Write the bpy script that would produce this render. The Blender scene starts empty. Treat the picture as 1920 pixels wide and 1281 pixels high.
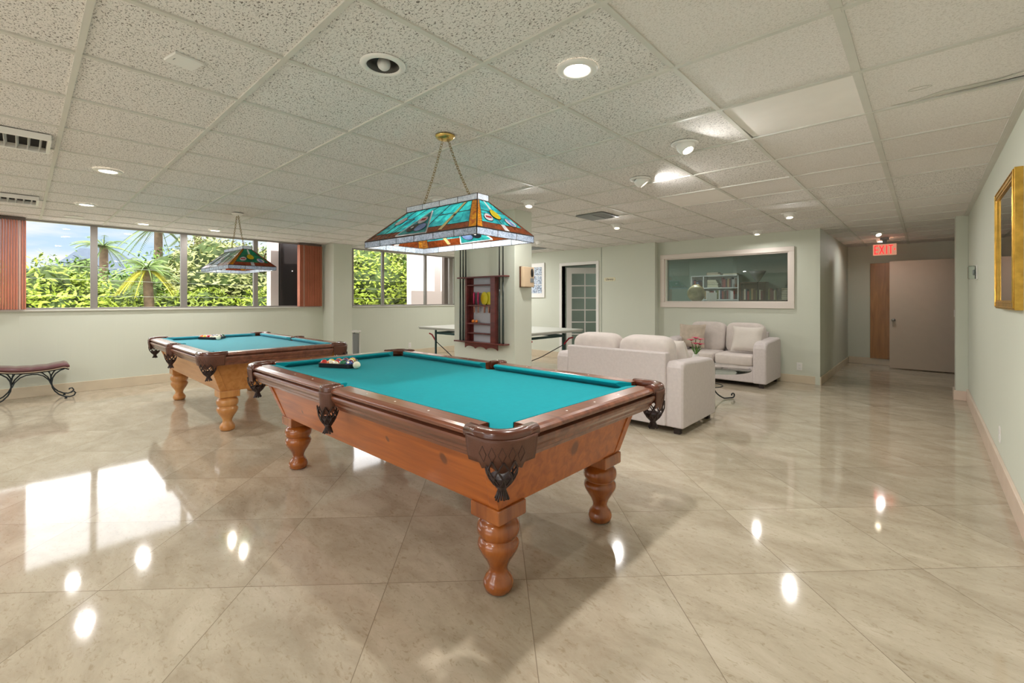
import bpy, math, random
from mathutils import Vector, Matrix
random.seed(7)
S = bpy.context.scene
C = S.collection
PI = math.pi
sin, cos = math.sin, math.cos
HC = 2.333          # ceiling height
XR = 0.40           # right wall
XW = -8.63          # window wall
YB = 7.92           # library wall
YR = 8.06           # recessed part of the library wall

# ------------------------------------------------------------------ materials
def newmat(name):
    m = bpy.data.materials.new(name); m.use_nodes = True
    nt = m.node_tree
    return m, nt, nt.nodes['Principled BSDF'], nt.nodes['Material Output']
def N(nt, t, **kw):
    n = nt.nodes.new(t)
    for k, v in kw.items():
        if k.startswith('i_'): n.inputs[k[2:].replace('_', ' ')].default_value = v
        else: setattr(n, k, v)
    return n
def L(nt, a, b): nt.links.new(a, b)
def lin(c):
    return tuple(((x/255.)/12.92 if x/255. <= .04045 else ((x/255.+.055)/1.055)**2.4) for x in c) + (1,)
def pm(name, col, rough=.5, metal=0, var=.0, vs=8., bump=0., bs=60., spec=.5, coat=0., sheen=0.):
    m, nt, b, o = newmat(name)
    c = lin(col)
    b.inputs['Base Color'].default_value = c
    b.inputs['Roughness'].default_value = rough
    b.inputs['Metallic'].default_value = metal
    b.inputs['Specular IOR Level'].default_value = spec
    b.inputs['Coat Weight'].default_value = coat
    b.inputs['Coat Roughness'].default_value = .08
    b.inputs['Sheen Weight'].default_value = sheen
    tc = N(nt, 'ShaderNodeTexCoord')
    if var:
        n = N(nt, 'ShaderNodeTexNoise', i_Scale=vs, i_Detail=4.)
        r = N(nt, 'ShaderNodeValToRGB')
        r.color_ramp.elements[0].position = .3; r.color_ramp.elements[1].position = .7
        r.color_ramp.elements[0].color = tuple(x*(1-var) for x in c[:3])+(1,)
        r.color_ramp.elements[1].color = tuple(min(1, x*(1+var)) for x in c[:3])+(1,)
        L(nt, tc.outputs['Object'], n.inputs['Vector']); L(nt, n.outputs['Fac'], r.inputs['Fac'])
        L(nt, r.outputs['Color'], b.inputs['Base Color'])
    if bump:
        n2 = N(nt, 'ShaderNodeTexNoise', i_Scale=bs, i_Detail=3.)
        bp = N(nt, 'ShaderNodeBump', i_Strength=bump, i_Distance=.01)
        L(nt, tc.outputs['Object'], n2.inputs['Vector']); L(nt, n2.outputs['Fac'], bp.inputs['Height'])
        L(nt, bp.outputs['Normal'], b.inputs['Normal'])
    return m
def emit(name, col, st):
    m, nt, b, o = newmat(name)
    b.inputs['Base Color'].default_value = lin(col)
    b.inputs['Emission Color'].default_value = lin(col)
    b.inputs['Emission Strength'].default_value = st
    return m
def wood(name, c1, c2, rough=.35, sc=(1.2, 14, 14), coat=.3, knots=False):
    m, nt, b, o = newmat(name)
    tc = N(nt, 'ShaderNodeTexCoord'); mp = N(nt, 'ShaderNodeMapping'); mp.inputs['Scale'].default_value = sc
    n = N(nt, 'ShaderNodeTexNoise', i_Scale=1.6, i_Detail=6., i_Distortion=.6)
    r = N(nt, 'ShaderNodeValToRGB')
    r.color_ramp.elements[0].position = .32; r.color_ramp.elements[1].position = .68
    r.color_ramp.elements[0].color = lin(c1); r.color_ramp.elements[1].color = lin(c2)
    L(nt, tc.outputs['Object'], mp.inputs['Vector']); L(nt, mp.outputs['Vector'], n.inputs['Vector'])
    L(nt, n.outputs['Fac'], r.inputs['Fac'])
    last = r.outputs['Color']
    if knots:
        for (kx, ky, kz, kr) in knots:
            vs_ = N(nt, 'ShaderNodeVectorMath', operation='SUBTRACT'); vs_.inputs[1].default_value = (kx, ky, kz); L(nt, tc.outputs['Object'], vs_.inputs[0])
            vm_ = N(nt, 'ShaderNodeVectorMath', operation='MULTIPLY'); vm_.inputs[1].default_value = (1, 1, .8); L(nt, vs_.outputs[0], vm_.inputs[0])
            ln = N(nt, 'ShaderNodeVectorMath', operation='LENGTH'); L(nt, vm_.outputs[0], ln.inputs[0])
            r2 = N(nt, 'ShaderNodeMapRange'); r2.inputs[1].default_value = kr*.75; r2.inputs[2].default_value = kr*1.25; r2.inputs[3].default_value = .85; r2.inputs[4].default_value = 0; L(nt, ln.outputs['Value'], r2.inputs[0])
            mx = N(nt, 'ShaderNodeMix', data_type='RGBA'); mx.inputs[7].default_value = lin((104, 58, 34))
            L(nt, r2.outputs[0], mx.inputs[0]); L(nt, last, mx.inputs[6]); last = mx.outputs[2]
    L(nt, last, b.inputs['Base Color'])
    b.inputs['Roughness'].default_value = rough; b.inputs['Coat Weight'].default_value = coat; b.inputs['Coat Roughness'].default_value = .15
    return m

def wall_mat():
    m, nt, b, o = newmat('wall_paint')
    tc = N(nt, 'ShaderNodeTexCoord'); sx = N(nt, 'ShaderNodeSeparateXYZ'); L(nt, tc.outputs['Object'], sx.inputs[0])
    ad = N(nt, 'ShaderNodeMath', operation='ADD'); L(nt, sx.outputs[0], ad.inputs[0]); L(nt, sx.outputs[1], ad.inputs[1])
    # grooves of the paneling: irregular spacing from two combined periods
    hs = []
    for per, off in ((1.22, .31), (.305, .07), (.47, .2)):
        d = N(nt, 'ShaderNodeMath', operation='DIVIDE'); d.inputs[1].default_value = per
        a2 = N(nt, 'ShaderNodeMath', operation='ADD'); a2.inputs[1].default_value = off
        L(nt, ad.outputs[0], a2.inputs[0]); L(nt, a2.outputs[0], d.inputs[0])
        fr = N(nt, 'ShaderNodeMath', operation='FRACT'); L(nt, d.outputs[0], fr.inputs[0])
        lt = N(nt, 'ShaderNodeMath', operation='LESS_THAN'); lt.inputs[1].default_value = .006/per; L(nt, fr.outputs[0], lt.inputs[0]); hs.append(lt)
    mx = N(nt, 'ShaderNodeMath', operation='MAXIMUM'); L(nt, hs[0].outputs[0], mx.inputs[0]); L(nt, hs[1].outputs[0], mx.inputs[1])
    mx2 = N(nt, 'ShaderNodeMath', operation='MAXIMUM'); L(nt, mx.outputs[0], mx2.inputs[0]); L(nt, hs[2].outputs[0], mx2.inputs[1])
    inv = N(nt, 'ShaderNodeMath', operation='SUBTRACT'); inv.inputs[0].default_value = 1; L(nt, mx2.outputs[0], inv.inputs[1])
    bp = N(nt, 'ShaderNodeBump', i_Strength=.35, i_Distance=.004); L(nt, inv.outputs[0], bp.inputs['Height']); L(nt, bp.outputs['Normal'], b.inputs['Normal'])
    n = N(nt, 'ShaderNodeTexNoise', i_Scale=1.3, i_Detail=2.); L(nt, tc.outputs['Object'], n.inputs['Vector'])
    r = N(nt, 'ShaderNodeValToRGB'); r.color_ramp.elements[0].color = lin((207, 211, 197)); r.color_ramp.elements[1].color = lin((213, 217, 203))
    L(nt, n.outputs['Fac'], r.inputs['Fac']); L(nt, r.outputs['Color'], b.inputs['Base Color'])
    b.inputs['Roughness'].default_value = .62
    return m

def floor_mat():
    m, nt, b, o = newmat('polished_marble')
    tc = N(nt, 'ShaderNodeTexCoord'); mp = N(nt, 'ShaderNodeMapping')
    side = .626
    # rotate 45 degrees and scale so that one tile is one unit, a joint crossing at (-.896, 1.998)
    mp.inputs['Rotation'].default_value = (0, 0, PI/4)
    mp.inputs['Scale'].default_value = (1/side, 1/side, 1)
    ox, oy = (-.896/side), (1.998/side)
    rx, ry = ox*cos(PI/4)-oy*sin(PI/4), ox*sin(PI/4)+oy*cos(PI/4)
    mp.inputs['Location'].default_value = (-rx, -ry, 0)
    L(nt, tc.outputs['Object'], mp.inputs['Vector'])
    sx = N(nt, 'ShaderNodeSeparateXYZ'); L(nt, mp.outputs['Vector'], sx.inputs[0])
    lines = []; fl = []
    for k in (0, 1):
        fr = N(nt, 'ShaderNodeMath', operation='FRACT'); L(nt, sx.outputs[k], fr.inputs[0])
        su = N(nt, 'ShaderNodeMath', operation='SUBTRACT'); su.inputs[1].default_value = .5; L(nt, fr.outputs[0], su.inputs[0])
        ab = N(nt, 'ShaderNodeMath', operation='ABSOLUTE'); L(nt, su.outputs[0], ab.inputs[0])
        gt = N(nt, 'ShaderNodeMath', operation='GREATER_THAN'); gt.inputs[1].default_value = .5-.0026; L(nt, ab.outputs[0], gt.inputs[0]); lines.append(gt)
        f = N(nt, 'ShaderNodeMath', operation='FLOOR'); L(nt, sx.outputs[k], f.inputs[0]); fl.append(f)
    mx = N(nt, 'ShaderNodeMath', operation='MAXIMUM'); L(nt, lines[0].outputs[0], mx.inputs[0]); L(nt, lines[1].outputs[0], mx.inputs[1])
    cb = N(nt, 'ShaderNodeCombineXYZ'); L(nt, fl[0].outputs[0], cb.inputs[0]); L(nt, fl[1].outputs[0], cb.inputs[1])
    wn = N(nt, 'ShaderNodeTexWhiteNoise'); L(nt, cb.outputs[0], wn.inputs['Vector'])
    # veins: noise shifted per tile, stretched
    vm = N(nt, 'ShaderNodeVectorMath', operation='SCALE'); vm.inputs['Scale'].default_value = 7.; L(nt, wn.outputs['Color'], vm.inputs[0])
    va = N(nt, 'ShaderNodeVectorMath', operation='ADD'); L(nt, tc.outputs['Object'], va.inputs[0]); L(nt, vm.outputs[0], va.inputs[1])
    m2 = N(nt, 'ShaderNodeMapping'); m2.inputs['Scale'].default_value = (1, 2.2, 1); m2.inputs['Rotation'].default_value = (0, 0, .9); L(nt, va.outputs[0], m2.inputs['Vector'])
    n1 = N(nt, 'ShaderNodeTexNoise', i_Scale=2.2, i_Detail=9., i_Roughness=.68, i_Distortion=.5); L(nt, m2.outputs[0], n1.inputs['Vector'])
    r1 = N(nt, 'ShaderNodeValToRGB'); e = r1.color_ramp.elements
    e[0].position = .32; e[0].color = lin((170, 157, 136)); e[1].position = .68; e[1].color = lin((202, 191, 171))
    e2 = r1.color_ramp.elements.new(.5); e2.color = lin((188, 176, 155))
    L(nt, n1.outputs['Fac'], r1.inputs['Fac'])
    n2 = N(nt, 'ShaderNodeTexNoise', i_Scale=26., i_Detail=5., i_Roughness=.7, i_Distortion=1.2); L(nt, m2.outputs[0], n2.inputs['Vector'])
    r2 = N(nt, 'ShaderNodeValToRGB'); r2.color_ramp.elements[0].position = .33; r2.color_ramp.elements[0].color = (.72, .68, .6, 1)
    r2.color_ramp.elements[1].position = .45; r2.color_ramp.elements[1].color = (1, 1, 1, 1); L(nt, n2.outputs['Fac'], r2.inputs['Fac'])
    mu = N(nt, 'ShaderNodeMix', data_type='RGBA', blend_type='MULTIPLY'); mu.inputs[0].default_value = .8
    L(nt, r1.outputs['Color'], mu.inputs[6]); L(nt, r2.outputs['Color'], mu.inputs[7])
    hs = N(nt, 'ShaderNodeHueSaturation'); mr = N(nt, 'ShaderNodeMapRange'); mr.inputs[3].default_value = .93; mr.inputs[4].default_value = 1.05
    L(nt, wn.outputs['Value'], mr.inputs[0]); L(nt, mr.outputs[0], hs.inputs['Value']); L(nt, mu.outputs[2], hs.inputs['Color'])
    gm = N(nt, 'ShaderNodeMix', data_type='RGBA'); gm.inputs[7].default_value = lin((140, 128, 110))
    L(nt, mx.outputs[0], gm.inputs[0]); L(nt, hs.outputs['Color'], gm.inputs[6]); L(nt, gm.outputs[2], b.inputs['Base Color'])
    rr = N(nt, 'ShaderNodeMapRange'); rr.inputs[3].default_value = .04; rr.inputs[4].default_value = .09
    n3 = N(nt, 'ShaderNodeTexNoise', i_Scale=1.7, i_Detail=3.); L(nt, tc.outputs['Object'], n3.inputs['Vector'])
    L(nt, n3.outputs['Fac'], rr.inputs[0]); L(nt, rr.outputs[0], b.inputs['Roughness'])
    b.inputs['IOR'].default_value = 1.6
    # each tile tilts by a hair, as laid stone does
    ng = N(nt, 'ShaderNodeNewGeometry'); ws = N(nt, 'ShaderNodeVectorMath', operation='SUBTRACT'); ws.inputs[1].default_value = (.5, .5, .5); L(nt, wn.outputs['Color'], ws.inputs[0])
    wk = N(nt, 'ShaderNodeVectorMath', operation='SCALE'); wk.inputs['Scale'].default_value = .004; L(nt, ws.outputs[0], wk.inputs[0])
    wa = N(nt, 'ShaderNodeVectorMath', operation='ADD'); L(nt, wk.outputs[0], wa.inputs[0]); L(nt, ng.outputs['Normal'], wa.inputs[1])
    wno = N(nt, 'ShaderNodeVectorMath', operation='NORMALIZE'); L(nt, wa.outputs[0], wno.inputs[0]); L(nt, wno.outputs[0], b.inputs['Normal'])
    return m

def tile_mat(name, col, pit_shade, amt, sc):
    m, nt, b, o = newmat(name)
    tc = N(nt, 'ShaderNodeTexCoord'); mp = N(nt, 'ShaderNodeMapping'); mp.inputs['Scale'].default_value = (1, 1.7, 1); mp.inputs['Rotation'].default_value = (0, 0, .8)
    L(nt, tc.outputs['Object'], mp.inputs['Vector'])
    n = N(nt, 'ShaderNodeTexNoise', i_Scale=sc, i_Detail=3., i_Roughness=.6, i_Distortion=.8); L(nt, mp.outputs[0], n.inputs['Vector'])
    r = N(nt, 'ShaderNodeValToRGB'); e = r.color_ramp.elements
    e[0].position = amt; e[0].color = lin(pit_shade); e[1].position = amt+.07; e[1].color = lin(col)  # recess colour darkened to stand for the shade inside the fissures
    L(nt, n.outputs['Fac'], r.inputs['Fac']); L(nt, r.outputs['Color'], b.inputs['Base Color'])
    bp = N(nt, 'ShaderNodeBump', i_Strength=.5, i_Distance=.006); L(nt, n.outputs['Fac'], bp.inputs['Height']); L(nt, bp.outputs['Normal'], b.inputs['Normal'])
    b.inputs['Roughness'].default_value = .9; b.inputs['Specular IOR Level'].default_value = .2
    return m

def glass_mat(name, refl=1.0, tint=(1, 1, 1, 1)):
    m, nt, b, o = newmat(name)
    nt.nodes.remove(b)
    tr = N(nt, 'ShaderNodeBsdfTransparent'); tr.inputs[0].default_value = tint
    gl = N(nt, 'ShaderNodeBsdfGlossy'); gl.inputs['Roughness'].default_value = .01
    fr = N(nt, 'ShaderNodeFresnel'); fr.inputs[0].default_value = 1.5
    mu = N(nt, 'ShaderNodeMath', operation='MULTIPLY'); mu.inputs[1].default_value = refl; mu.use_clamp = True
    mx = N(nt, 'ShaderNodeMixShader')
    L(nt, fr.outputs[0], mu.inputs[0]); L(nt, mu.outputs[0], mx.inputs[0]); L(nt, tr.outputs[0], mx.inputs[1]); L(nt, gl.outputs[0], mx.inputs[2])
    L(nt, mx.outputs[0], o.inputs['Surface'])
    return m
def stained(name, c1, c2, sc=14., rough=.2, trans=.6):
    m, nt, b, o = newmat(name)
    tc = N(nt, 'ShaderNodeTexCoord'); n = N(nt, 'ShaderNodeTexNoise', i_Scale=sc, i_Detail=3., i_Distortion=1.5)
    r = N(nt, 'ShaderNodeValToRGB'); r.color_ramp.elements[0].position = .35; r.color_ramp.elements[1].position = .68
    r.color_ramp.elements[0].color = lin(c1); r.color_ramp.elements[1].color = lin(c2)
    L(nt, tc.outputs['Object'], n.inputs['Vector']); L(nt, n.outputs['Fac'], r.inputs['Fac'])
    nt.nodes.remove(b)
    df = N(nt, 'ShaderNodeBsdfDiffuse'); tl = N(nt, 'ShaderNodeBsdfTranslucent'); gl = N(nt, 'ShaderNodeBsdfGlossy'); gl.inputs['Roughness'].default_value = rough
    L(nt, r.outputs['Color'], df.inputs[0]); L(nt, r.outputs['Color'], tl.inputs[0])
    mx = N(nt, 'ShaderNodeMixShader'); mx.inputs[0].default_value = trans; L(nt, df.outputs[0], mx.inputs[1]); L(nt, tl.outputs[0], mx.inputs[2])
    m2 = N(nt, 'ShaderNodeMixShader'); fr = N(nt, 'ShaderNodeFresnel'); fr.inputs[0].default_value = 1.45; L(nt, fr.outputs[0], m2.inputs[0]); L(nt, mx.outputs[0], m2.inputs[1]); L(nt, gl.outputs[0], m2.inputs[2])
    bp = N(nt, 'ShaderNodeBump', i_Strength=.4, i_Distance=.004); n2 = N(nt, 'ShaderNodeTexNoise', i_Scale=90.); L(nt, tc.outputs['Object'], n2.inputs['Vector']); L(nt, n2.outputs['Fac'], bp.inputs['Height'])
    L(nt, bp.outputs['Normal'], gl.inputs['Normal'])
    L(nt, m2.outputs[0], o.inputs['Surface'])
    return m

KN = [(1.165, .012, .54, .030), (.38, -.555, .547, .015), (.845, -.555, .56, .024), (.62, -.54, .47, .008), (-.71, -.54, .50, .013), (-.41, -.545, .51, .010), (-.29, -.56, .60, .009), (1.16, -.3, .45, .007)]
M = dict(
    wall=wall_mat(), floor=floor_mat(),
    tile=tile_mat('fissured_tile', (236, 232, 228), (128, 122, 116), .375, 88.),
    tile2=tile_mat('smooth_tile', (238, 233, 229), (212, 206, 200), .40, 130.),
    tile3=pm('plain_tile', (240, 235, 230), .9, var=.02),
    grid=pm('grid_bar', (212, 210, 202), .6, var=.03), dark=pm('void_shade', (24, 22, 20), .9),
    stone=pm('baseboard_marble', (214, 200, 176), .25, var=.05, vs=5.), stonep=pm('pink_baseboard', (226, 205, 188), .2, var=.04, vs=5.),
    white=pm('white_paint', (236, 234, 230), .4), wframe=pm('cream_frame', (228, 218, 210), .4),
    alu=pm('aluminium', (150, 144, 140), .4, metal=.5), brownalu=pm('brown_aluminium', (112, 98, 92), .4, metal=.4), sill=pm('sill', (206, 206, 196), .4),
    glass=glass_mat('window_glass', .22), glass2=glass_mat('interior_glass', 2.6, (.8, .87, .87, 1)), glasst=glass_mat('table_glass', 1.3, (.86, .93, .91, 1)),
    blind=pm('blind_slat', (200, 124, 98), .55, var=.12, vs=3.), blindl=pm('light_slat', (214, 176, 160), .5),
    pine=wood('honey_pine', (156, 78, 26), (190, 104, 38), knots=KN), pinel=wood('turned_pine', (128, 62, 20), (176, 98, 34), sc=(9, 9, 1.5), rough=.25, coat=.6),
    pineb=wood('pale_pine', (184, 120, 58), (206, 144, 80)), pinebl=wood('pale_turned_pine', (186, 122, 62), (214, 154, 90), sc=(9, 9, 1.5), rough=.3, coat=.4),
    rail=wood('walnut_rail', (96, 50, 32), (134, 78, 52), rough=.28, coat=.5), railb=wood('rail_stain', (104, 60, 46), (140, 88, 66), rough=.28, coat=.5),
    leather=pm('pocket_leather', (96, 58, 42), .5, var=.15, bump=.2, bs=150), iron_l=pm('pocket_rim_leather', (88, 44, 28), .25, coat=.5), net=pm('net_leather', (50, 34, 32), .5),
    felt=pm('teal_felt', (2, 134, 144), .95, var=.03, vs=30., sheen=.05, spec=.1), feltb=pm('blue_felt', (70, 160, 176), .95, var=.03, vs=30., sheen=.15, spec=.1),
    black=pm('black_plastic', (24, 22, 24), .35), chrome=pm('chrome', (200, 200, 200), .2, metal=1), brass=pm('brass', (224, 196, 120), .25, metal=1), bronze=pm('aged_chain', (150, 132, 92), .4, metal=.9),
    sofa=pm('sofa_fabric', (208, 199, 197), .95, var=.04, vs=40., bump=.25, bs=260., sheen=.2, spec=.2), sofac=pm('cushion_fabric', (212, 202, 196), .95, var=.05, vs=14., bump=.3, bs=30., sheen=.2, spec=.2),
    pillow=pm('cream_pillow', (216, 208, 200), .95, var=.03, bump=.2, bs=40.), pillowb=pm('beige_pillow', (186, 172, 156), .95, var=.12, vs=12.), foot=pm('dark_foot', (48, 36, 32), .5),
    burg=pm('burgundy_leather', (98, 56, 60), .28, var=.12, coat=.4, bump=.15, bs=30.), wiron=pm('wrought_iron', (48, 54, 58), .45, metal=.7), cord=pm('seat_cord', (176, 158, 134), .7),
    mahog=wood('mahogany', (84, 32, 30), (112, 48, 44), rough=.3, coat=.4), cue=pm('dark_cue', (26, 40, 36), .3, coat=.5), pinkr=pm('pink_rubber', (176, 34, 84), .5), yelr=pm('yellow_rubber', (216, 204, 40), .5), hand=wood('paddle_handle', (150, 96, 80), (176, 120, 96)),
    orange=pm('orange_ball', (226, 130, 48), .4), lav=pm('rack_back', (182, 182, 190), .5),
    pplat=pm('table_grey', (196, 198, 190), .4), pplatn=pm('table_edge', (170, 172, 166), .4), greenm=pm('green_steel', (44, 78, 78), .4, metal=.2), redm=pm('red_steel', (176, 34, 52), .4),
    doorw=pm('flush_door', (200, 184, 166), .5, var=.02), ply=wood('plywood', (150, 96, 34), (186, 128, 58), sc=(10, 10, 1.)), jamb=pm('jamb', (150, 158, 146), .5),
    gold=pm('gold_frame', (206, 164, 76), .3, metal=.85, var=.2, vs=20.), mat_gold=pm('gold_mat', (180, 140, 60), .5),
    beige=pm('beige_plastic', (222, 196, 164), .4), brownb=pm('brown_board', (96, 66, 44), .5), grey=pm('grey_plastic', (136, 140, 140), .4),
    frost=stained('clear_textured_glass', (150, 164, 186), (214, 224, 240), 60., .08, .4),
    teal=stained('teal_glass', (4, 146, 158), (84, 222, 222), trans=.68), gteal=stained('green_glass', (12, 106, 84), (40, 150, 112)), amber=stained('amber_glass', (190, 92, 10), (250, 176, 30), 30.), browng=stained('brown_glass', (92, 40, 14), (140, 66, 26), 40., .2, .35), redg=stained('red_brown_glass', (128, 46, 20), (176, 74, 34), 30., .2, .5),
    gw=stained('white_glass', (226, 222, 226), (255, 252, 250)), gy=stained('yellow_glass', (232, 206, 10), (250, 232, 60)), gr=stained('ruby_glass', (176, 34, 44), (200, 60, 60)), gb=stained('blue_glass', (112, 142, 208), (150, 176, 226)), gk=pm('black_glass', (20, 20, 26), .2), gc=stained('cream_glass', (232, 204, 130), (246, 226, 160)), frostc=stained('crown_glass', (196, 206, 220), (236, 242, 250), 60., .08, .4), lead=pm('lead_came', (52, 40, 34), .4, metal=.6), silver=pm('silver_came', (190, 196, 200), .3, metal=.7),
    led=emit('led_lens', (255, 244, 226), 9.), bulb=emit('spot_bulb', (255, 240, 214), 14.), dimw=pm('lamp_off', (222, 222, 220), .35), baffle=pm('baffle', (76, 74, 72), .4), pbulb=emit('pendant_bulb', (255, 240, 220), 18.),
    exitr=emit('exit_letters', (255, 36, 44), 1.3), exitg=emit('exit_back', (236, 170, 140), .35),
    leaf1=pm('leaf_bright', (140, 160, 50), .6, var=.5, vs=.9), leaf2=pm('leaf_mid', (98, 128, 48), .6, var=.5, vs=.9), leaf3=pm('leaf_olive', (140, 146, 88), .6, var=.45, vs=.9), leafd=pm('leaf_inner', (64, 82, 34), .8, var=.5, vs=2.), trunk=pm('bark', (112, 94, 76), .9, var=.3), frond=pm('frond', (116, 140, 76), .5, var=.4, vs=2.), frondy=pm('yellow_frond', (196, 190, 70), .6, var=.3), bounce_pave=pm('bounce_paving', (226, 222, 212), .9, var=.05, vs=.5),  # paving kept pale so sunlight bounces up to the ceiling
    roof=pm('slate_roof', (80, 92, 108), .8, var=.1), ext=pm('exterior_plaster', (224, 210, 206), .8), extd=pm('dark_exterior', (34, 26, 26), .5), line=pm('cable', (150, 156, 140), .6),
    soil=pm('ceramic_white', (226, 224, 220), .3), petal=pm('pink_petal', (206, 62, 92), .5, var=.25, vs=30.), stem=pm('green_stem', (84, 128, 52), .5), paper=pm('pale_paper', (232, 226, 196), .6), ink=pm('ink', (40, 36, 32), .6),
    globe=pm('globe_map', (226, 206, 150), .4, var=.35, vs=9.), shelfw=pm('shelf_white', (214, 218, 214), .5), shelfb=wood('shelf_brown', (70, 44, 30), (92, 60, 40)),
    libwall=pm('library_wall', (150, 168, 154), .6), clear=glass_mat('clear_plastic', 2., (.9, .95, .93, 1)), card=pm('grey_card', (190, 188, 176), .7),
)

# ------------------------------------------------------------------ mesh builder
class MB:
    def __init__(s): s.v = []; s.f = []; s.m = []; s.sm = []
    def face(s, idx, mi=0, sm=False): s.f.append(tuple(idx)); s.m.append(mi); s.sm.append(sm)
    def poly(s, pts, mi=0):
        n = len(s.v); s.v += [tuple(p) for p in pts]; s.face(range(n, n+len(pts)), mi)
    def box(s, x0, y0, z0, x1, y1, z1, mi=0):
        n = len(s.v)
        s.v += [(x0, y0, z0), (x1, y0, z0), (x1, y1, z0), (x0, y1, z0), (x0, y0, z1), (x1, y0, z1), (x1, y1, z1), (x0, y1, z1)]
        for q in ((0, 3, 2, 1), (4, 5, 6, 7), (0, 1, 5, 4), (1, 2, 6, 5), (2, 3, 7, 6), (3, 0, 4, 7)): s.face([n+i for i in q], mi)
        return s
    def hexa(s, b, t, mi=0):       # bottom 4 points, top 4 points, counterclockwise
        n = len(s.v); s.v += [tuple(p) for p in b]+[tuple(p) for p in t]
        for q in ((0, 3, 2, 1), (4, 5, 6, 7), (0, 1, 5, 4), (1, 2, 6, 5), (2, 3, 7, 6), (3, 0, 4, 7)): s.face([n+i for i in q], mi)
        return s
    def lathe(s, prof, c=(0, 0, 0), n=32, mi=0, axis='z', sm=True, cap=True):
        base = len(s.v)
        for r, z in prof:
            for k in range(n):
                a = 2*PI*k/n
                p = (r*cos(a), r*sin(a), z)
                if axis == 'x': p = (z, r*cos(a), r*sin(a))
                if axis == 'y': p = (r*sin(a), z, r*cos(a))
                s.v.append((p[0]+c[0], p[1]+c[1], p[2]+c[2]))
        for i in range(len(prof)-1):
            for k in range(n):
                s.face((base+i*n+k, base+i*n+(k+1) % n, base+(i+1)*n+(k+1) % n, base+(i+1)*n+k), mi, sm)
        if cap:
            s.face([base+k for k in range(n)][::-1], mi); s.face([base+(len(prof)-1)*n+k for k in range(n)], mi)
        return s
    def tube(s, pts, r, n=8, mi=0, cap=True, closed=False):
        P = [Vector(p) for p in pts]; base = len(s.v); m = len(P)
        rr = r if isinstance(r, (list, tuple)) else [r]*m
        up = Vector((0, 0, 1)); prev = None
        for i, p in enumerate(P):
            if closed: t = P[(i+1) % m]-P[i-1]
            else: t = P[min(i+1, m-1)]-P[max(i-1, 0)]
            if t.length < 1e-9: t = Vector((0, 0, 1))
            t.normalize()
            if prev is None:
                a = up if abs(t.z) < .95 else Vector((1, 0, 0)); u = t.cross(a).normalized()
            else:
                u = prev-t*prev.dot(t); u = u.normalized() if u.length > 1e-6 else t.cross(up).normalized()
            prev = u; w = t.cross(u)
            for k in range(n):
                a = 2*PI*k/n; q = p+(u*cos(a)+w*sin(a))*rr[i]; s.v.append(tuple(q))
        for i in range(m if closed else m-1):
            j = (i+1) % m
            for k in range(n): s.face((base+i*n+k, base+j*n+k, base+j*n+(k+1) % n, base+i*n+(k+1) % n)[::-1], mi, True)
        if cap and not closed:
            s.face([base+k for k in range(n)], mi); s.face([base+(m-1)*n+k for k in range(n)][::-1], mi)
        return s
    def prism(s, poly, z0, z1, mi=0, top=None):
        n = len(poly); b = len(s.v)
        s.v += [(x, y, z0) for x, y in poly]+[(x, y, z1) for x, y in poly]
        for i in range(n): s.face((b+i, b+(i+1) % n, b+n+(i+1) % n, b+n+i), mi)
        s.face([b+i for i in range(n)][::-1], mi); s.face([b+n+i for i in range(n)], mi if top is None else top)
        return s
    def loft(s, rings, mi=0, sm=False, closed=True, cap=True):     # rings of equal length
        n = len(rings[0]); b = len(s.v)
        for r in rings: s.v += [tuple(p) for p in r]
        for i in range(len(rings)-1):
            for k in range(n if closed else n-1):
                s.face((b+i*n+k, b+i*n+(k+1) % n, b+(i+1)*n+(k+1) % n, b+(i+1)*n+k), mi, sm)
        if cap and closed:
            s.face([b+k for k in range(n)][::-1], mi); s.face([b+(len(rings)-1)*n+k for k in range(n)], mi)
        return s
    def sphere(s, c, r, n=16, m=10, mi=0, sc=(1, 1, 1), fm=None, rot=None):
        b = len(s.v)
        for i in range(m+1):
            t = PI*i/m
            for k in range(n):
                a = 2*PI*k/n; p = Vector((sin(t)*cos(a)*sc[0], sin(t)*sin(a)*sc[1], cos(t)*sc[2]))*r
                if rot: p = rot @ p
                s.v.append((c[0]+p.x, c[1]+p.y, c[2]+p.z))
        for i in range(m):
            for k in range(n):
                mm = mi if fm is None else fm((i+.5)/m, (k+.5)/n)
                s.face((b+i*n+k, b+(i+1)*n+k, b+(i+1)*n+(k+1) % n, b+i*n+(k+1) % n), mm, True)
        return s
    def sq(s, c, a, e=.3, n=28, m=16, mi=0, puff=0., rot=None):    # superquadric cushion
        b = len(s.v); sg = lambda x, p: math.copysign(abs(x)**p, x)
        for i in range(m+1):
            t = -PI/2+PI*i/m
            for k in range(n):
                w = 2*PI*k/n
                p = Vector((a[0]*sg(cos(t), e)*sg(cos(w), e), a[1]*sg(cos(t), e)*sg(sin(w), e), a[2]*sg(sin(t), e)))
                if rot: p = rot @ p
                s.v.append((c[0]+p.x, c[1]+p.y, c[2]+p.z))
        for i in range(m):
            for k in range(n): s.face((b+i*n+k, b+i*n+(k+1) % n, b+(i+1)*n+(k+1) % n, b+(i+1)*n+k), mi, True)
        return s
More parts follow.
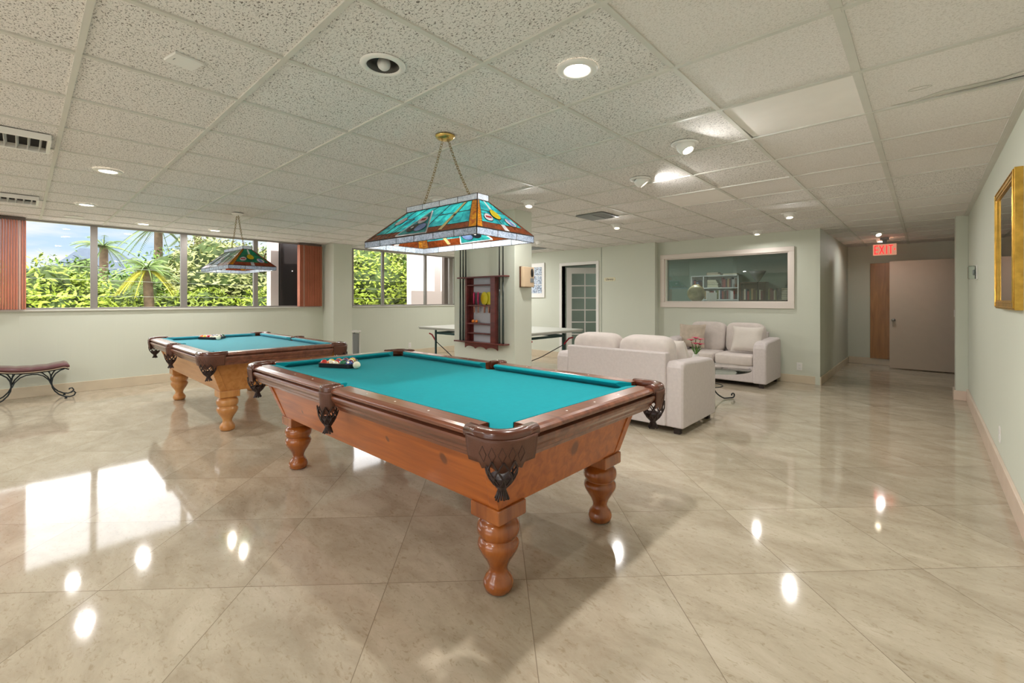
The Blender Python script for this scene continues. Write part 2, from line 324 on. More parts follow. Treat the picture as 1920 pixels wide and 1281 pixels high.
    def pad(s, c, w, h, d, rot, n=14, mi=0):   # throw pillow: plane w x h, thickness d, pinched corners
        b = len(s.v)
        for side in (1, -1):
            for i in range(n+1):
                for j in range(n+1):
                    u = -1+2*i/n; v = -1+2*j/n
                    pin = 1-.10*(1-abs(u))*0
                    x = u*w/2*(1-.08*(1-v*v)*abs(u)); y = v*h/2*(1-.08*(1-u*u)*abs(v))
                    z = side*d/2*max(0, (1-u**4)*(1-v**4))**.5
                    p = rot @ Vector((x, z, y)); s.v.append((c[0]+p.x, c[1]+p.y, c[2]+p.z))
            o = b+(0 if side == 1 else (n+1)**2)
            for i in range(n):
                for j in range(n):
                    q = (o+i*(n+1)+j, o+(i+1)*(n+1)+j, o+(i+1)*(n+1)+j+1, o+i*(n+1)+j+1)
                    s.face(q if side == -1 else q[::-1], mi, True)
        return s
    def build(s, name, mats, parent=None, bev=0, loc=None, rot=0, seg=2):
        me = bpy.data.meshes.new(name); me.from_pydata(s.v, [], s.f); 
        if not isinstance(mats, (list, tuple)): mats = [mats]
        for m in mats: me.materials.append(M[m] if isinstance(m, str) else m)
        me.polygons.foreach_set('material_index', s.m); me.polygons.foreach_set('use_smooth', s.sm); me.update()
        o = bpy.data.objects.new(name, me); C.objects.link(o)
        if parent: o.parent = parent
        if loc: o.location = loc
        if rot: o.rotation_euler.z = rot
        if bev:
            b = o.modifiers.new('bevel', 'BEVEL'); b.width = bev; b.segments = seg; b.limit_method = 'ANGLE'; b.angle_limit = .6
            b.harden_normals = False
        return o
def tag(o, label, cat, group=None, kind=None):
    o['label'] = label; o['category'] = cat
    if group: o['group'] = group
    if kind: o['kind'] = kind
    return o
def thing(name, label, cat, loc=(0, 0, 0), rot=0, group=None):
    o = bpy.data.objects.new(name, None); C.objects.link(o); o.empty_display_size = .1
    o.location = loc; o.rotation_euler.z = rot
    return tag(o, label, cat, group)
def struct(o): o['kind'] = 'structure'; return o
def kids(o): return [c for c in bpy.data.objects if c.parent == o]
def dup(o, parent=None, loc=None, rot=None):
    c = o.copy(); C.objects.link(c); c.parent = parent
    if loc is not None: c.location = loc
    if rot is not None: c.rotation_euler.z = rot
    for k in kids(o): dup(k, c)
    return c
def light(name, loc, power, parent, size=.09, col=(1, .975, .95), kind='AREA', rot=None):
    l = bpy.data.lights.new(name, kind); l.energy = power; l.color = col
    if kind == 'AREA': l.shape = 'DISK'; l.size = size
    else: l.shadow_soft_size = size
    o = bpy.data.objects.new(name, l); C.objects.link(o); o.parent = parent; o.location = loc
    if rot: o.rotation_euler = rot
    return o
def sb(name, x0, y0, z0, x1, y1, z1, mat, bev=0): return struct(MB().box(x0, y0, z0, x1, y1, z1).build(name, mat, bev=bev))

# ------------------------------------------------------------------ room shell
YF = -4.0
b = MB(); b.poly([(XW-.15, YF-.1, 0), (XR+1.6, YF-.1, 0), (XR+1.6, 11.5, 0), (XW-.15, 11.5, 0)]); b.poly([(XW-.15, YF-.1, -.2), (XW-.15, 11.5, -.2), (XR+1.6, 11.5, -.2), (XR+1.6, YF-.1, -.2)])
struct(b.build('floor', 'floor'))
# ceiling: loose tiles in a T-bar grid, a slab above coloured dark for the unlit void
gx = [-.236-.6135*k for k in range(-1, 15)]; gx = [XR+1.6] + gx + [XW-.15]
gx[1] = .3775
gy = [.166+.6175*j for j in range(-7, 19)]; gy = [YF-.1]+gy+[11.5]
c = MB(); rnd = random.Random(3)
for i in range(len(gx)-1):
    for j in range(len(gy)-1):
        x1, x0 = gx[i], gx[i+1]; y0, y1 = gy[j], gy[j+1]
        xm, ym = (x0+x1)/2, (y0+y1)/2
        mi = 0
        if x0 > -.9: mi = 1 if (ym < 4.9 or ym > 6.3) else 0
        if x0 > -.9 and 2.6 < ym < 3.3 and x1 < 0: mi = 2
        if -1.5 < xm < -.86 and 4.3 < ym < 5.4: mi = 1
        if -2.1 < xm < -1.46 and 4.4 < ym < 5.1: mi = 2
        if ym > 8.06 and mi == 0: mi = 1 if rnd.random() < .5 else 0
        z = HC+.006; dz = [rnd.uniform(0, .002) for _ in range(4)]
        g = .0
        if x0 < -1.805 < x1 and y0 < 1.104 < y1:
            per = [(x1, y0), (x1, ym), (x1, y1), (xm, y1), (x0, y1), (x0, ym), (x0, y0), (xm, y0)]
            cir = []
            for (px, py) in per:
                a = math.atan2(py-1.104, px+1.805); cir.append(a)
            for q in range(8):
                a0, a1 = cir[q], cir[(q+1) % 8]
                if a1 < a0: a1 += 2*PI
                arc_ = [(-1.805+.074*cos(a0+(a1-a0)*k/4), 1.104+.074*sin(a0+(a1-a0)*k/4), z) for k in range(5)]
                c.poly([(*per[q], z)]+arc_+[(*per[(q+1) % 8], z)], mi)
            continue
        if x0 > -.3 and x1 < .5 and 2.55 < ym < 3.2: c.poly([(x1, y0, z), (x0, y0, z), (x0, y1, z), (x1-.02, y1-.03, z+.004)], mi); continue
        if mi == 2 and x0 > -.9: c.poly([(x1, y0, z), (x0, y0, z), (x0+.02, y1-.02, z), (x1, y1, z)], mi); continue
        c.poly([(x1, y0, z+dz[0]), (x0, y0, z+dz[1]), (x0, y1, z+dz[2]), (x1, y1, z+dz[3])], mi)
c.box(XW-.2, YF-.2, HC+.06, XR+1.8, 11.6, HC+.1, 3)
struct(c.build('ceiling', ['tile', 'tile2', 'tile3', 'dark']))
g = MB()
for x in gx[1:-1]:
    w = .012 if x < -.5 else .017
    g.box(x-w, YF, HC-.001, x+w, 11.36, HC+.012)
for y in gy[1:-1]: g.box(XW, y-.011, HC-.002, XR, y+.011, HC+.012)
g.box(XR-.022, YF, HC-.003, XR, 8.05, HC+.012); g.box(XW, YF, HC-.003, XW+.02, 7.9, HC+.012)
for y in (.166+.6175*k for k in range(1, 6)): g.box(-.246, y-.02, HC-.0035, -.226, y+.02, HC, 0)
struct(g.build('trim_1', 'grid'))
# water stain ring on the sagging tile beside the right wall
st = MB()
for cx, cy, rx, ry in ((-.02, 3.05, .045, .02),):
    st.tube([(cx+rx*cos(a*PI/12), cy+ry*sin(a*PI/12), HC+.0035) for a in range(24)], .0012, 4, closed=True)
st.tube([(-.14+.1*k, 3.22+.02*sin(k*2.1)-.012*k, HC+.003) for k in range(6)], [.001, .004, .009, .012, .007, .002], 6)
struct(st.build('trim_2', 'card'))
# walls
w = MB(); w.box(XW-.15, YF, 0, XW, 7.92, 1.12); w.box(XW-.15, 3.925, 1.12, XW, 4.56, HC+.01); w.box(XW-.15, 7.3, 1.12, XW, 8.06, HC+.01)
struct(w.build('wall_left', 'wall'))
w = MB(); w.box(XW-.15, YF-.12, 0, -4.0, YF, HC+.01); w.box(-.2, YF-.12, 0, XR+.12, YF, HC+.01); w.box(-4.0, YF-.12, 2.25, -.2, YF, HC+.01)
struct(w.build('wall_front', 'wall'))
f = MB()  # glazed opening added behind the camera to let in more daylight
for x in (-4.0, -2.74, -1.48, -.26): f.box(x, YF-.09, 0, x+.06, YF-.03, 2.25)
f.box(-4.0, YF-.09, 0, -.2, YF-.03, .07); f.box(-4.0, YF-.09, 2.19, -.2, YF-.03, 2.25)
f4 = struct(f.build('window_4', 'alu')); MB().box(-3.95, YF-.062, .06, -.25, YF-.058, 2.2).build('glass_pane', 'glass', f4)
w = MB(); w.box(XR, YF, 0, XR+.12, 9.95, HC+.01); w.box(XR, 10.86, 0, XR+.12, 11.47, HC+.01); w.box(XR, 9.95, 2.02, XR+.12, 10.86, HC+.01)
struct(w.build('wall_right', 'wall'))
w = MB(); w.box(XW, YB, 0, -5.80, YB+.12, HC+.01); w.box(-5.80, YB, 2.0, -4.94, YB+.12, HC+.01); w.box(-4.94, YB, 0, -3.684, YR+.1, HC+.01)
w.box(-3.684, YR, 0, -3.52, YR+.1, HC+.01); w.box(-1.57, YR, 0, -1.16, YR+.1, HC+.01); w.box(-3.52, YR, 0, -1.57, YR+.1, 1.20); w.box(-3.52, YR, 2.035, -1.57, YR+.1, HC+.01)
w.box(-1.215, YR-.02, 0, -1.155, YR+.02, HC+.01)
struct(w.build('wall_back', 'wall'))
struct(MB().box(-1.30, YR+.1, 0, -1.16, 11.35, HC+.01).build('wall_hall_left', 'wall'))
struct(MB().box(-1.30, 11.35, 0, XR, 11.47, HC+.01).build('wall_hall_back', 'wall'))
w = MB(); w.box(-6.4, YB+.12, 0, -6.28, 11.3, HC+.01); w.box(-6.4, 11.18, 0, -1.3, 11.3, HC+.01); struct(w.build('wall_library', 'libwall'))
w = MB(); w.box(XR+1.5, 9.0, 0, XR+1.6, 11.5, HC); w.box(XR+.12, 11.3, 0, XR+1.6, 11.4, HC); w.box(XR+.12, 9.3, 0, XR+1.6, 9.4, HC); struct(w.build('wall_closet', 'extd'))
struct(MB().box(XW, 3.965, 0, -8.2, 4.337, HC+.01).build('wall_pier', 'wall', bev=.004))
struct(MB().box(-4.624, 3.9, 0, -3.539, 4.21, HC+.01).build('wall_column', 'wall', bev=.004))
struct(MB().box(.285, 8.05, 0, XR, 8.35, HC+.01).build('wall_hall_pier', 'wall', bev=.004))
struct(MB().box(XW, 7.86, 0, XW+.05, YB, HC).build('trim_3', 'wall'))
# corner bead and seam strips
t = MB(); t.box(-4.822, YB-.004, 0, -4.812, YB, HC); struct(t.build('trim_4', 'jamb'))
# baseboards
def bb(name, mat, *boxes):
    m = MB()
    for q in boxes: m.box(*q)
    struct(m.build('baseboard_'+name, mat, bev=.003))
bb('left', 'stone', (XW, YF, 0, XW+.018, 3.965, .138), (XW, 4.337, 0, XW+.018, YB, .138), (XW, 3.947, 0, -8.182, 3.965, .138), (-8.2, 3.965, 0, -8.182, 4.355, .138))
bb('right', 'stonep', (XR-.02, YF, 0, XR, 8.05, .15), (.265, 8.03, 0, XR-.02, 8.05, .12), (.265, 8.05, 0, .285, 8.35, .12))
bb('back', 'stone', (XW+.02, YB-.018, 0, -5.86, YB, .138), (-4.88, YB-.018, 0, -3.666, YB, .12), (-3.684, YB, 0, -3.666, YR, .12), (-3.666, YR-.018, 0, -1.142, YR, .12), (-1.16, YR, 0, -1.142, 11.35, .12))
bb('hall', 'stone', (-1.142, 11.332, 0, XR, 11.35, .13),)
bb('column', 'stone', (-4.64, 3.884, 0, -3.523, 3.9, .12), (-3.539, 3.9, 0, -3.523, 4.21, .12))
# ------------------------------------------------------------------ windows on the left
def window(n, y0, y1, mull, fm, zt=HC):
    f = MB(); xo, xi = XW-.11, XW-.03
    f.box(xo, y0, 1.12, xi, y1, 1.165); f.box(xo, y0, zt-.02, xi, y1, zt+.01)
    for y, ww in mull: f.box(xo+.02, y-ww/2, 1.165, xi, y+ww/2, zt-.02)
    fr = struct(f.build('window_%d' % n, fm, bev=.003))
    p = MB(); ys = [y0]+[m[0] for m in mull]+[y1]
    for a, bb_ in zip(ys, ys[1:]): p.box(XW-.075, a+.01, 1.16, XW-.071, bb_-.01, zt-.015)
    p.build('glass_pane', 'glass', fr)
    s = MB().box(XW-.03, y0, 1.118, XW+.03, y1, 1.142).build('window_sill', 'sill', fr, bev=.004)
    return fr
window(1, YF, 3.925, [(YF+.03, .06), (-3.3, .07), (-2.3, .07), (-1.3, .07), (-.35, .07), (.692, .075), (1.741, .085), (2.781, .07), (3.86, .08)], 'alu')
window(2, 4.56, 7.3, [(4.6, .04), (5.302, .05), (6.434, .06), (7.2, .11)], 'alu')
def blind(label, y0, y1, light_at=None):
    r = thing('vertical_blind', label, 'blinds', (XW, y0, 1.15), group=None)
    m = MB(); n = int((y1-y0)/.024)
    for i in range(n):
        y = (y1-y0)*(i+.5)/n; mi = 1 if light_at and i in light_at else 0
        a = .10; m.hexa([(.005, y-.008, 0), (.09, y+.004, 0), (.09, y+.006, 0), (.005, y-.006, 0)], [(.005, y-.008, HC-1.19), (.09, y+.004, HC-1.19), (.09, y+.006, HC-1.19), (.005, y-.006, HC-1.19)], mi)
        m.hexa([(.09, y+.004, 0), (.092, y+.004, 0), (.085, y+.017, 0), (.083, y+.017, 0)], [(.09, y+.004, HC-1.19), (.092, y+.004, HC-1.19), (.085, y+.017, HC-1.19), (.083, y+.017, HC-1.19)], mi)
    m.build('slats', ['blind', 'blindl'], r)
    MB().box(.02, 0, HC-1.19, .08, y1-y0, HC-1.152).build('headrail', 'brownalu', r)
n_l = int((.033+.55)/.024)
blind('stacked red-brown vertical blinds at the left end of the long window', -.55, .033, (n_l-3,))
blind('stacked red-brown vertical blinds beside the square wall pier, right end of long window', 3.47, 3.90, (3,))
blind('stacked red-brown vertical blinds out of the way near the front corner', -3.9, -3.2)
# exterior seen through the glass
def ext(name, m, mat, label, cat, **k): return tag(m.build(name, mat, **k), label, cat)
ext('exterior_pillar', MB().box(-9.25, 3.16, -3.5, -9.05, 3.30, 4), 'ext', 'narrow white plaster pillar outside the long window', 'pillar')
ext('exterior_screen', MB().box(-9.35, 3.32, -3.5, -9.0, 3.36, 4).box(-9.3, 3.36, -3.5, -9.25, 4.6, 4), 'extd', 'dark screen wall outside the long window beside the white pillar', 'wall')
ext('exterior_wall', MB().box(-9.9, 6.75, -3.5, -9.7, 12, 4), 'ext', 'pinkish white plaster wall of the building outside the second window', 'wall')
ext('exterior_gutter', MB().box(-8.95, 7.14, -3.5, -8.85, 7.3, 4), 'brownalu', 'dark vertical downpipe at the right end of second window', 'pipe')
struct(MB().box(-90, -70, -3.62, 60, 70, -3.52).build('ground', 'bounce_pave'))  # unseen ground, made pale to bounce sunlight indoors
struct(MB().box(-5.2, -9.5, -.25, 1.5, YF-.12, -.06).build('bounce_terrace', 'bounce_pave'))  # unseen slab added to bounce sunlight up to the ceiling

def foliage(mb, c, R, n, leaf, rr, blobs=7, flat=.8, core=True):
    for _ in range(blobs):
        d = Vector((rr.gauss(0, 1), rr.gauss(0, 1), rr.gauss(0, .8))); k0 = rr.uniform(0, 6)
        d = d.normalized()*R*rr.uniform(.25, .7); bc = Vector(c)+Vector((d.x, d.y, d.z*flat)); br = R*rr.uniform(.35, .6)
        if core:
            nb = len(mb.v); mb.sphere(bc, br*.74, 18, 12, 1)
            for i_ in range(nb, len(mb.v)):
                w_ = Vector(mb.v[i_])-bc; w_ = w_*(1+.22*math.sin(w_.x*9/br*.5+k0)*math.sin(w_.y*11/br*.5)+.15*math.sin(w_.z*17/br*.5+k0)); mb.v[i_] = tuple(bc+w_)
        for k in range(int(n/blobs)):
            q = Vector((rr.gauss(0, 1), rr.gauss(0, 1), rr.gauss(0, 1))).normalized()
            p = bc+q*br*(rr.uniform(.72, 1.0)+.22*abs(math.sin(q.x*4+k0)*math.sin(q.y*5+q.z*4+k0)))
            u = Vector((rr.gauss(0, 1), rr.gauss(0, 1), rr.gauss(0, .6))).normalized(); v = (q+Vector((0, 0, .5))).cross(u)
            if v.length < .05: continue
            v.normalize(); s_ = leaf*rr.uniform(.5, 1.2)
            mb.poly([p-u*s_, p-v*s_*.35, p+u*s_, p+v*s_*.35], 0)
def tree(name, label, x, y, top, R, mat, seed, n=2600, leaf=.088, blobs=12):
    rr = random.Random(seed); r = thing(name, label, 'tree', (x, y, -3.5), group='trees outside the windows')
    z = top+3.5-R*.85
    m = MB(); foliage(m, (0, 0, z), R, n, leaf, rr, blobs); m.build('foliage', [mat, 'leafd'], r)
    t = MB(); t.tube([(0, 0, 0), (.1, .05, z*.5), (-.05, 0, z)], [.16, .12, .07], 8)
    for k in range(4):
        a = rr.uniform(0, 6.28); t.tube([(0, 0, z*.6), (R*.4*cos(a), R*.4*sin(a), z), (R*.6*cos(a), R*.6*sin(a), z+R*.4)], [.06, .04, .02], 6)
    t.build('trunk', 'trunk', r)
T = [(-15.5, -1.6, 2.5, 1.9, 'leaf1', 'bright yellow-green tree at the far left of the long window'),
     (-14.2, .35, 2.2, 1.6, 'leaf1', 'bright yellow-green bush filling the left pane of the long window'),
     (-18.5, 1.1, 2.75, 1.9, 'leaf2', 'mid-green tree behind the bright bush, left pane of the long window'),
     (-14.0, 1.9, 1.55, 1.5, 'leaf1', 'low yellow-green bush below the fan palm'),
     (-15.6, 4.6, 3.6, 2.1, 'leaf3', 'dense olive tree to the right of the fan palm'),
     (-14.5, 6.3, 3.7, 2.1, 'leaf3', 'dry olive tree behind the far stained-glass lamp'),
     (-14.0, 3.1, 1.6, 1.3, 'leaf1', 'small sunlit bush under the olive tree'),
     (-13.5, 5.2, 1.7, 1.4, 'leaf1', 'yellowish bush at the base of the middle mullion'),
     (-19.5, 9.0, 4.7, 2.6, 'leaf2', 'tall dark green tree at the right end of the long window'),
     (-13.6, 8.2, 2.9, 1.7, 'leaf1', 'yellow-green tree beside the white exterior pillar'),
     (-15.5, 10.6, 4.6, 2.4, 'leaf3', 'pale leafy tree in the left pane of the second window'),
     (-13.2, 9.9, 2.4, 1.6, 'leaf2', 'low green tree in the left pane of the second window'),
     (-13.0, 11.0, 4.3, 2.1, 'leaf2', 'dark green tree next to the pinkish exterior wall'),
     (-16.8, 2.9, 2.55, 1.9, 'leaf2', 'mid-green tree filling in behind the fan palm'),
     (-20.5, 6.6, 3.9, 2.2, 'leaf2', 'green tree far behind the dry olive tree'),
     (-19.0, -6.5, 2.6, 2.6, 'leaf1', 'yellow-green tree beyond the front end of the long window')]
for i, (x, y, z, R, mt, lb) in enumerate(T): tree('leafy_tree', lb, x, y, z, R, mt, 20+i, n=15000 if R > 2 else 12000)
def palm(label, x, y, top, fl, mat, seed, fan=False, lean=0):
    rr = random.Random(seed); r = thing('palm_tree', label, 'palm tree', (x, y, -3.5), group='trees outside the windows'); H = top+3.5
    MB().tube([(lean*1.2, lean, 0), (lean*.4, lean*.3, H*.5), (0, 0, H)], [.15, .11, .09] if fan else [.2, .16, .13], 10).build('trunk', 'trunk', r)
    m = MB(); nf = 26 if fan else 18
    for k in range(nf):
        a = 2*PI*k/nf+rr.uniform(-.1, .1); el = rr.uniform(-.7, 1.2); mi = 1 if (fan and el < -.2) else 0
        d = Vector((cos(a), sin(a), 0)); pts = []
        for j in range(9):
            s_ = j/8; pts.append(Vector((0, 0, H))+d*fl*s_*cos(el*.6)+Vector((0, 0, fl*(s_*sin(el)-.55*s_*s_))))
        m.tube(pts, [.02-.015*j/8 for j in range(9)], 5, mi)
        sd = d.cross(Vector((0, 0, 1)))
        for j in range(1, 9):
            for q in range(3):
                p = pts[j-1].lerp(pts[j], q/3)
                for sgn in (1, -1):
                    ll = fl*(.32 if not fan else .42)*(1-.5*j/8); tip = p+(sd*sgn*.75+d*.6+Vector((0, 0, -.35)))*ll
                    wv = d*.02*fl
                    m.poly([p-wv, p+wv, tip], mi)
    m.build('fronds', [mat, 'frondy'], r)
palm('tall coconut palm in the second pane of the long window', -22, 3.6, 4.2, 1.25, 'frond', 5)
palm('tall slimmer palm just right of the tallest palm', -22.5, 5.0, 4.2, 1.1, 'frond', 6)
palm('small distant palm at the left pane edge of the long window', -24, 2.2, 3.4, 1.0, 'frond', 8)
palm('yellow-skirted fan palm in the second pane of the long window', -13.2, 1.95, 2.0, .6, 'frond', 9, fan=True, lean=.35)
h = thing('distant_house', 'house with a dark slate hip roof behind the trees', 'house', (-27, 2.3, -3.5))
MB().box(-2, -2.2, 0, 2, 2.2, 5).build('house_wall', 'ext', h)
MB().hexa([(-2.4, -2.6, 5), (2.4, -2.6, 5), (2.4, 2.6, 5), (-2.4, 2.6, 5)], [(-.2, -.6, 7), (.2, -.6, 7), (.2, .6, 7), (-.2, .6, 7)]).build('roof', 'roof', h)
for i, (z0, z1, lb) in enumerate(((2.02, 1.82, 'upper overhead cable crossing in front of the trees'), (1.42, 1.36, 'lower overhead cable crossing in front of the trees'), (1.78, 1.55, 'middle overhead cable crossing in front of the trees'))):
    tag(MB().tube([(-11.8, -6+2*k, z0+(z1-z0)*k/12-.08*sin(PI*k/12)) for k in range(13)], .0028, 5).build('power_line', 'line'), lb, 'cable')

# ------------------------------------------------------------------ library opening, interior window, doors
f = MB(); z0, z1, xa, xb = 1.135, 2.10, -3.635, -1.484; t_ = .075
f.box(xa, YR-.03, z0, xb, YR, z0+t_+.02); f.box(xa, YR-.03, z1-t_, xb, YR, z1); f.box(xa, YR-.03, z0+t_+.02, xa+t_, YR, z1-t_); f.box(xb-t_, YR-.03, z0+t_+.02, xb, YR, z1-t_)
i2 = .018
f.box(xa+t_, YR-.01, z0+t_+.02, xb-t_, YR+.1, z0+t_+.02+i2); f.box(xa+t_, YR-.01, z1-t_-i2, xb-t_, YR+.1, z1-t_); f.box(xa+t_, YR-.01, z0+t_+.038, xa+t_+i2, YR+.1, z1-t_-i2); f.box(xb-t_-i2, YR-.01, z0+t_+.038, xb-t_, YR+.1, z1-t_-i2)
iw = struct(f.build('window_3', 'wframe', bev=.004))
MB().box(xa+t_+.01, YR+.05, z0+.1, xb-t_-.01, YR+.056, z1-.09).build('glass_pane', 'glass2', iw)
# french door
f = MB(); f.box(-5.865, YB-.015, 0, -5.80, YB+.12, 2.065); f.box(-4.94, YB-.015, 0, -4.875, YB+.12, 2.065); f.box(-5.80, YB-.015, 2.0, -4.94, YB+.12, 2.065)
d = struct(f.build('door_1', 'white', bev=.004))
dr = bpy.data.objects.new('door_leaf', None); C.objects.link(dr); dr.parent = d; dr.location = (-5.77, YB+.12, 0); dr.rotation_euler.z = math.radians(38)
W = .80; p = MB(); st_ = .115
p.box(0, -.018, .02, st_, .018, 1.97); p.box(W-st_, -.018, .02, W, .018, 1.97); p.box(st_, -.018, 1.97-.13, W-st_, .018, 1.97); p.box(st_, -.018, .02, W-st_, .018, .26)
rows = 6; gz0, gz1 = .26, 1.84
for k in range(1, rows): z = gz0+(gz1-gz0)*k/rows; p.box(st_, -.012, z-.012, W-st_, .012, z+.012)
p.box(W/2-.012, -.012, gz0, W/2+.012, .012, gz1)
p.build('door_frame', 'white', dr, bev=.003)
MB().box(st_, -.002, gz0, W-st_, .002, gz1).build('glass_pane', 'glass', dr)
MB().lathe([(.0, -.07), (.02, -.068), (.026, -.055), (.02, -.04), (.01, -.035), (.012, -.018)], (W-.06, 0, .95), 16, axis='y').build('door_knob', 'chrome', dr)
# hallway doors
dd = MB().box(-.49, 10.88, .012, .375, 10.92, 1.985)
d2 = struct(dd.build('door_2', 'doorw', bev=.003))
MB().lathe([(.028, 0), (.028, -.008), (.012, -.012), (.012, -.035), (.026, -.045), (.03, -.06), (.02, -.072), (0, -.074)], (-.43, 10.88, .90), 20, axis='y').build('door_knob', 'chrome', d2)
h_ = MB()
for z in (.25, 1.0, 1.75): h_.box(.372, 10.865, z, .396, 10.885, z+.09)
h_.build('hinge', 'chrome', d2)
MB().box(.375, 10.80, .93, .392, 10.87, 1.0).box(.36, 10.78, .98, .39, 10.80, 1.10).build('latch', 'white', d2)
w3 = MB().box(-.80, 11.305, .125, .1, 11.345, 1.985); struct(w3.build('door_3', 'ply', bev=.004))
f = MB(); f.box(XR-.004, 9.90, 0, XR+.12, 9.95, 2.07); f.box(XR-.004, 9.95, 2.02, XR+.12, 10.86, 2.07); struct(f.build('trim_5', 'jamb'))

# ------------------------------------------------------------------ pool tables
def arc(cx, cy, r, a0, a1, n): return [(cx+r*cos(math.radians(a0+(a1-a0)*k/n)), cy+r*sin(math.radians(a0+(a1-a0)*k/n))) for k in range(n+1)]
LEG = [(.045, 0), (.060, .008), (.067, .03), (.066, .045), (.058, .063), (.045, .078), (.040, .093), (.042, .108), (.054, .135), (.072, .162), (.086, .187), (.092, .207), (.089, .224), (.080, .235), (.077, .238), (.079, .243), (.086, .248), (.093, .262), (.095, .28), (.092, .298), (.08, .315), (.068, .322), (.068, .333)]
WP = [(.05, .70), (.05, .786), (.058, .789), (.135, .789), (.152, .785), (.163, .777), (.165, .769), (.162, .762), (.138, .760), (.138, .751), (.162, .748), (.166, .738), (.160, .722), (.146, .706), (.143, .692), (.134, .684), (.128, .668), (.05, .668)]
CP = [(0, .779), (.004, .784), (.016, .788), (.05, .788), (.05, .748), (.034, .748), (.006, .768)]
HX, HY = 1.135, .535
def rail_pts(prof, axis, sgn, s0, s1, cut0, cut1, HX):
    # axis 'x': rail runs along x on side y = sgn*HY ; cuts move the end with the nose distance
    rings = []
    for s_, ct, e in ((s0, cut0, 1), (s1, cut1, -1)):
        ring = []
        for o, z in prof:
            k = max(0, (.05-o)/.05)*ct*e
            if axis == 'x': ring.append((s_+k, sgn*(HY+o), z))
            else: ring.append((sgn*(HX+o), s_+k, z))
        rings.append(ring)
    return rings
def pool_table(label, loc, mats, HX=1.188):
    body, leg, rail, felt, leath = mats
    r = thing('pool_table', label, 'pool table', loc)
    for sx, sy in ((1, -1), (-1, -1), (1, 1), (-1, 1)):
        lx, ly = sx*(HX-.128), sy*.42
        lg = MB().lathe(LEG, (lx, ly, 0), 40).build('leg', leg, r)
        MB().box(lx-.0875, ly-.0875, .332, lx+.0875, ly+.0875, .397).build('leg_block', leg, lg, bev=.006)
    m = MB()
    bx, by, tx, ty = HX-.053, .497, HX+.01, .60
    m.hexa([(-bx, -by, .392), (bx, -by, .392), (bx, by, .392), (-bx, by, .392)], [(-tx, -ty, .69), (tx, -ty, .69), (tx, ty, .69), (-tx, ty, .69)])
    cab = m.build('cabinet', body, r, bev=.004)
    for sx, sy in ((1, -1), (-1, -1), (1, 1), (-1, 1)):   # corner posts proud of the panels
        q = MB(); e = .006
        def P(k, w, z0, bx_, by_): return (sx*(bx_+e-(w if k in (1, 2) else 0)), sy*(by_+e-(w if k in (2, 3) else 0)), z0)
        bt = [(sx*(bx+e), sy*(by+e)), (sx*(bx-.05), sy*(by+e)), (sx*(bx-.05), sy*(by-.05)), (sx*(bx+e), sy*(by-.05))]
        tp = [(sx*(tx+e), sy*(ty+e)), (sx*(tx-.05), sy*(ty+e)), (sx*(tx-.05), sy*(ty-.05)), (sx*(tx+e), sy*(ty-.05))]
        if sx*sy < 0: pass
        else: bt.reverse(); tp.reverse()
        q.hexa([(x, y, .40) for x, y in bt][::-1], [(x, y, .68) for x, y in tp][::-1])
        q.build('corner_post', body, cab, bev=.003)
    # bed
    X, Y = HX+.055, HY+.055; poly = []
    for q, (sx, sy) in enumerate(((1, 1), (-1, 1), (-1, -1), (1, -1))):
        cx, cy = sx*(X-.005), sy*(Y-.005); rr = .085
        a = {0: (270, 180), 1: (360, 270), 2: (90, 0), 3: (180, 90)}[q]
        poly += arc(cx, cy, rr, a[0], a[1], 8)
        if q == 0: poly += arc(0, Y+.01, .06, 0, -180, 8)
        if q == 2: poly += arc(0, -Y-.01, .06, 180, 0, 8)
    MB().prism(poly, .70, .748).build('playing_cloth', felt, r)
    gap = .085; sg_ = .058
    segs = [('x', -1, sg_, HX-gap), ('x', -1, -HX+gap, -sg_), ('x', 1, sg_, HX-gap), ('x', 1, -HX+gap, -sg_), ('y', 1, -HY+gap, HY-gap), ('y', -1, -HY+gap, HY-gap)]
    for ax, sg, s0, s1 in segs:
        e0 = 0 if (ax == 'x' and abs(s0) < .1) else .03; e1 = 0 if (ax == 'x' and abs(s1) < .1) else .03
        rg = rail_pts(WP, ax, sg, s0+0, s1, 0, 0, HX)
        # wood reaches further into the corner than the cushion
        rg = rail_pts(WP, ax, sg, s0-(.064 if e0 else -.0), s1+(.064 if e1 else 0), 0, 0, HX)
        flip = (ax == 'x') == (sg > 0)
        if flip: rg = [x[::-1] for x in rg]
        ra = MB().loft(rg).build('rail', rail, r, bev=.0015)
        cu = rail_pts(CP, ax, sg, s0-(.070 if e0 else 0), s1+(.070 if e1 else 0), .080 if e0 else .018, .080 if e1 else .018, HX)
        if flip: cu = [x[::-1] for x in cu]
        MB().loft(cu).build('cushion', felt, r, bev=.002)
        n = 3
        for k in range(1, n+1):
            s_ = s0+(s1-s0)*k/(n+1)
            pos = (s_, sg*(HY+.10), .7885) if ax == 'x' else (sg*(HX+.10), s_, .7885)
            MB().lathe([(.005, 0), (.005, .0012), (0, .0013)], pos, 10).build('sight', 'white', ra)
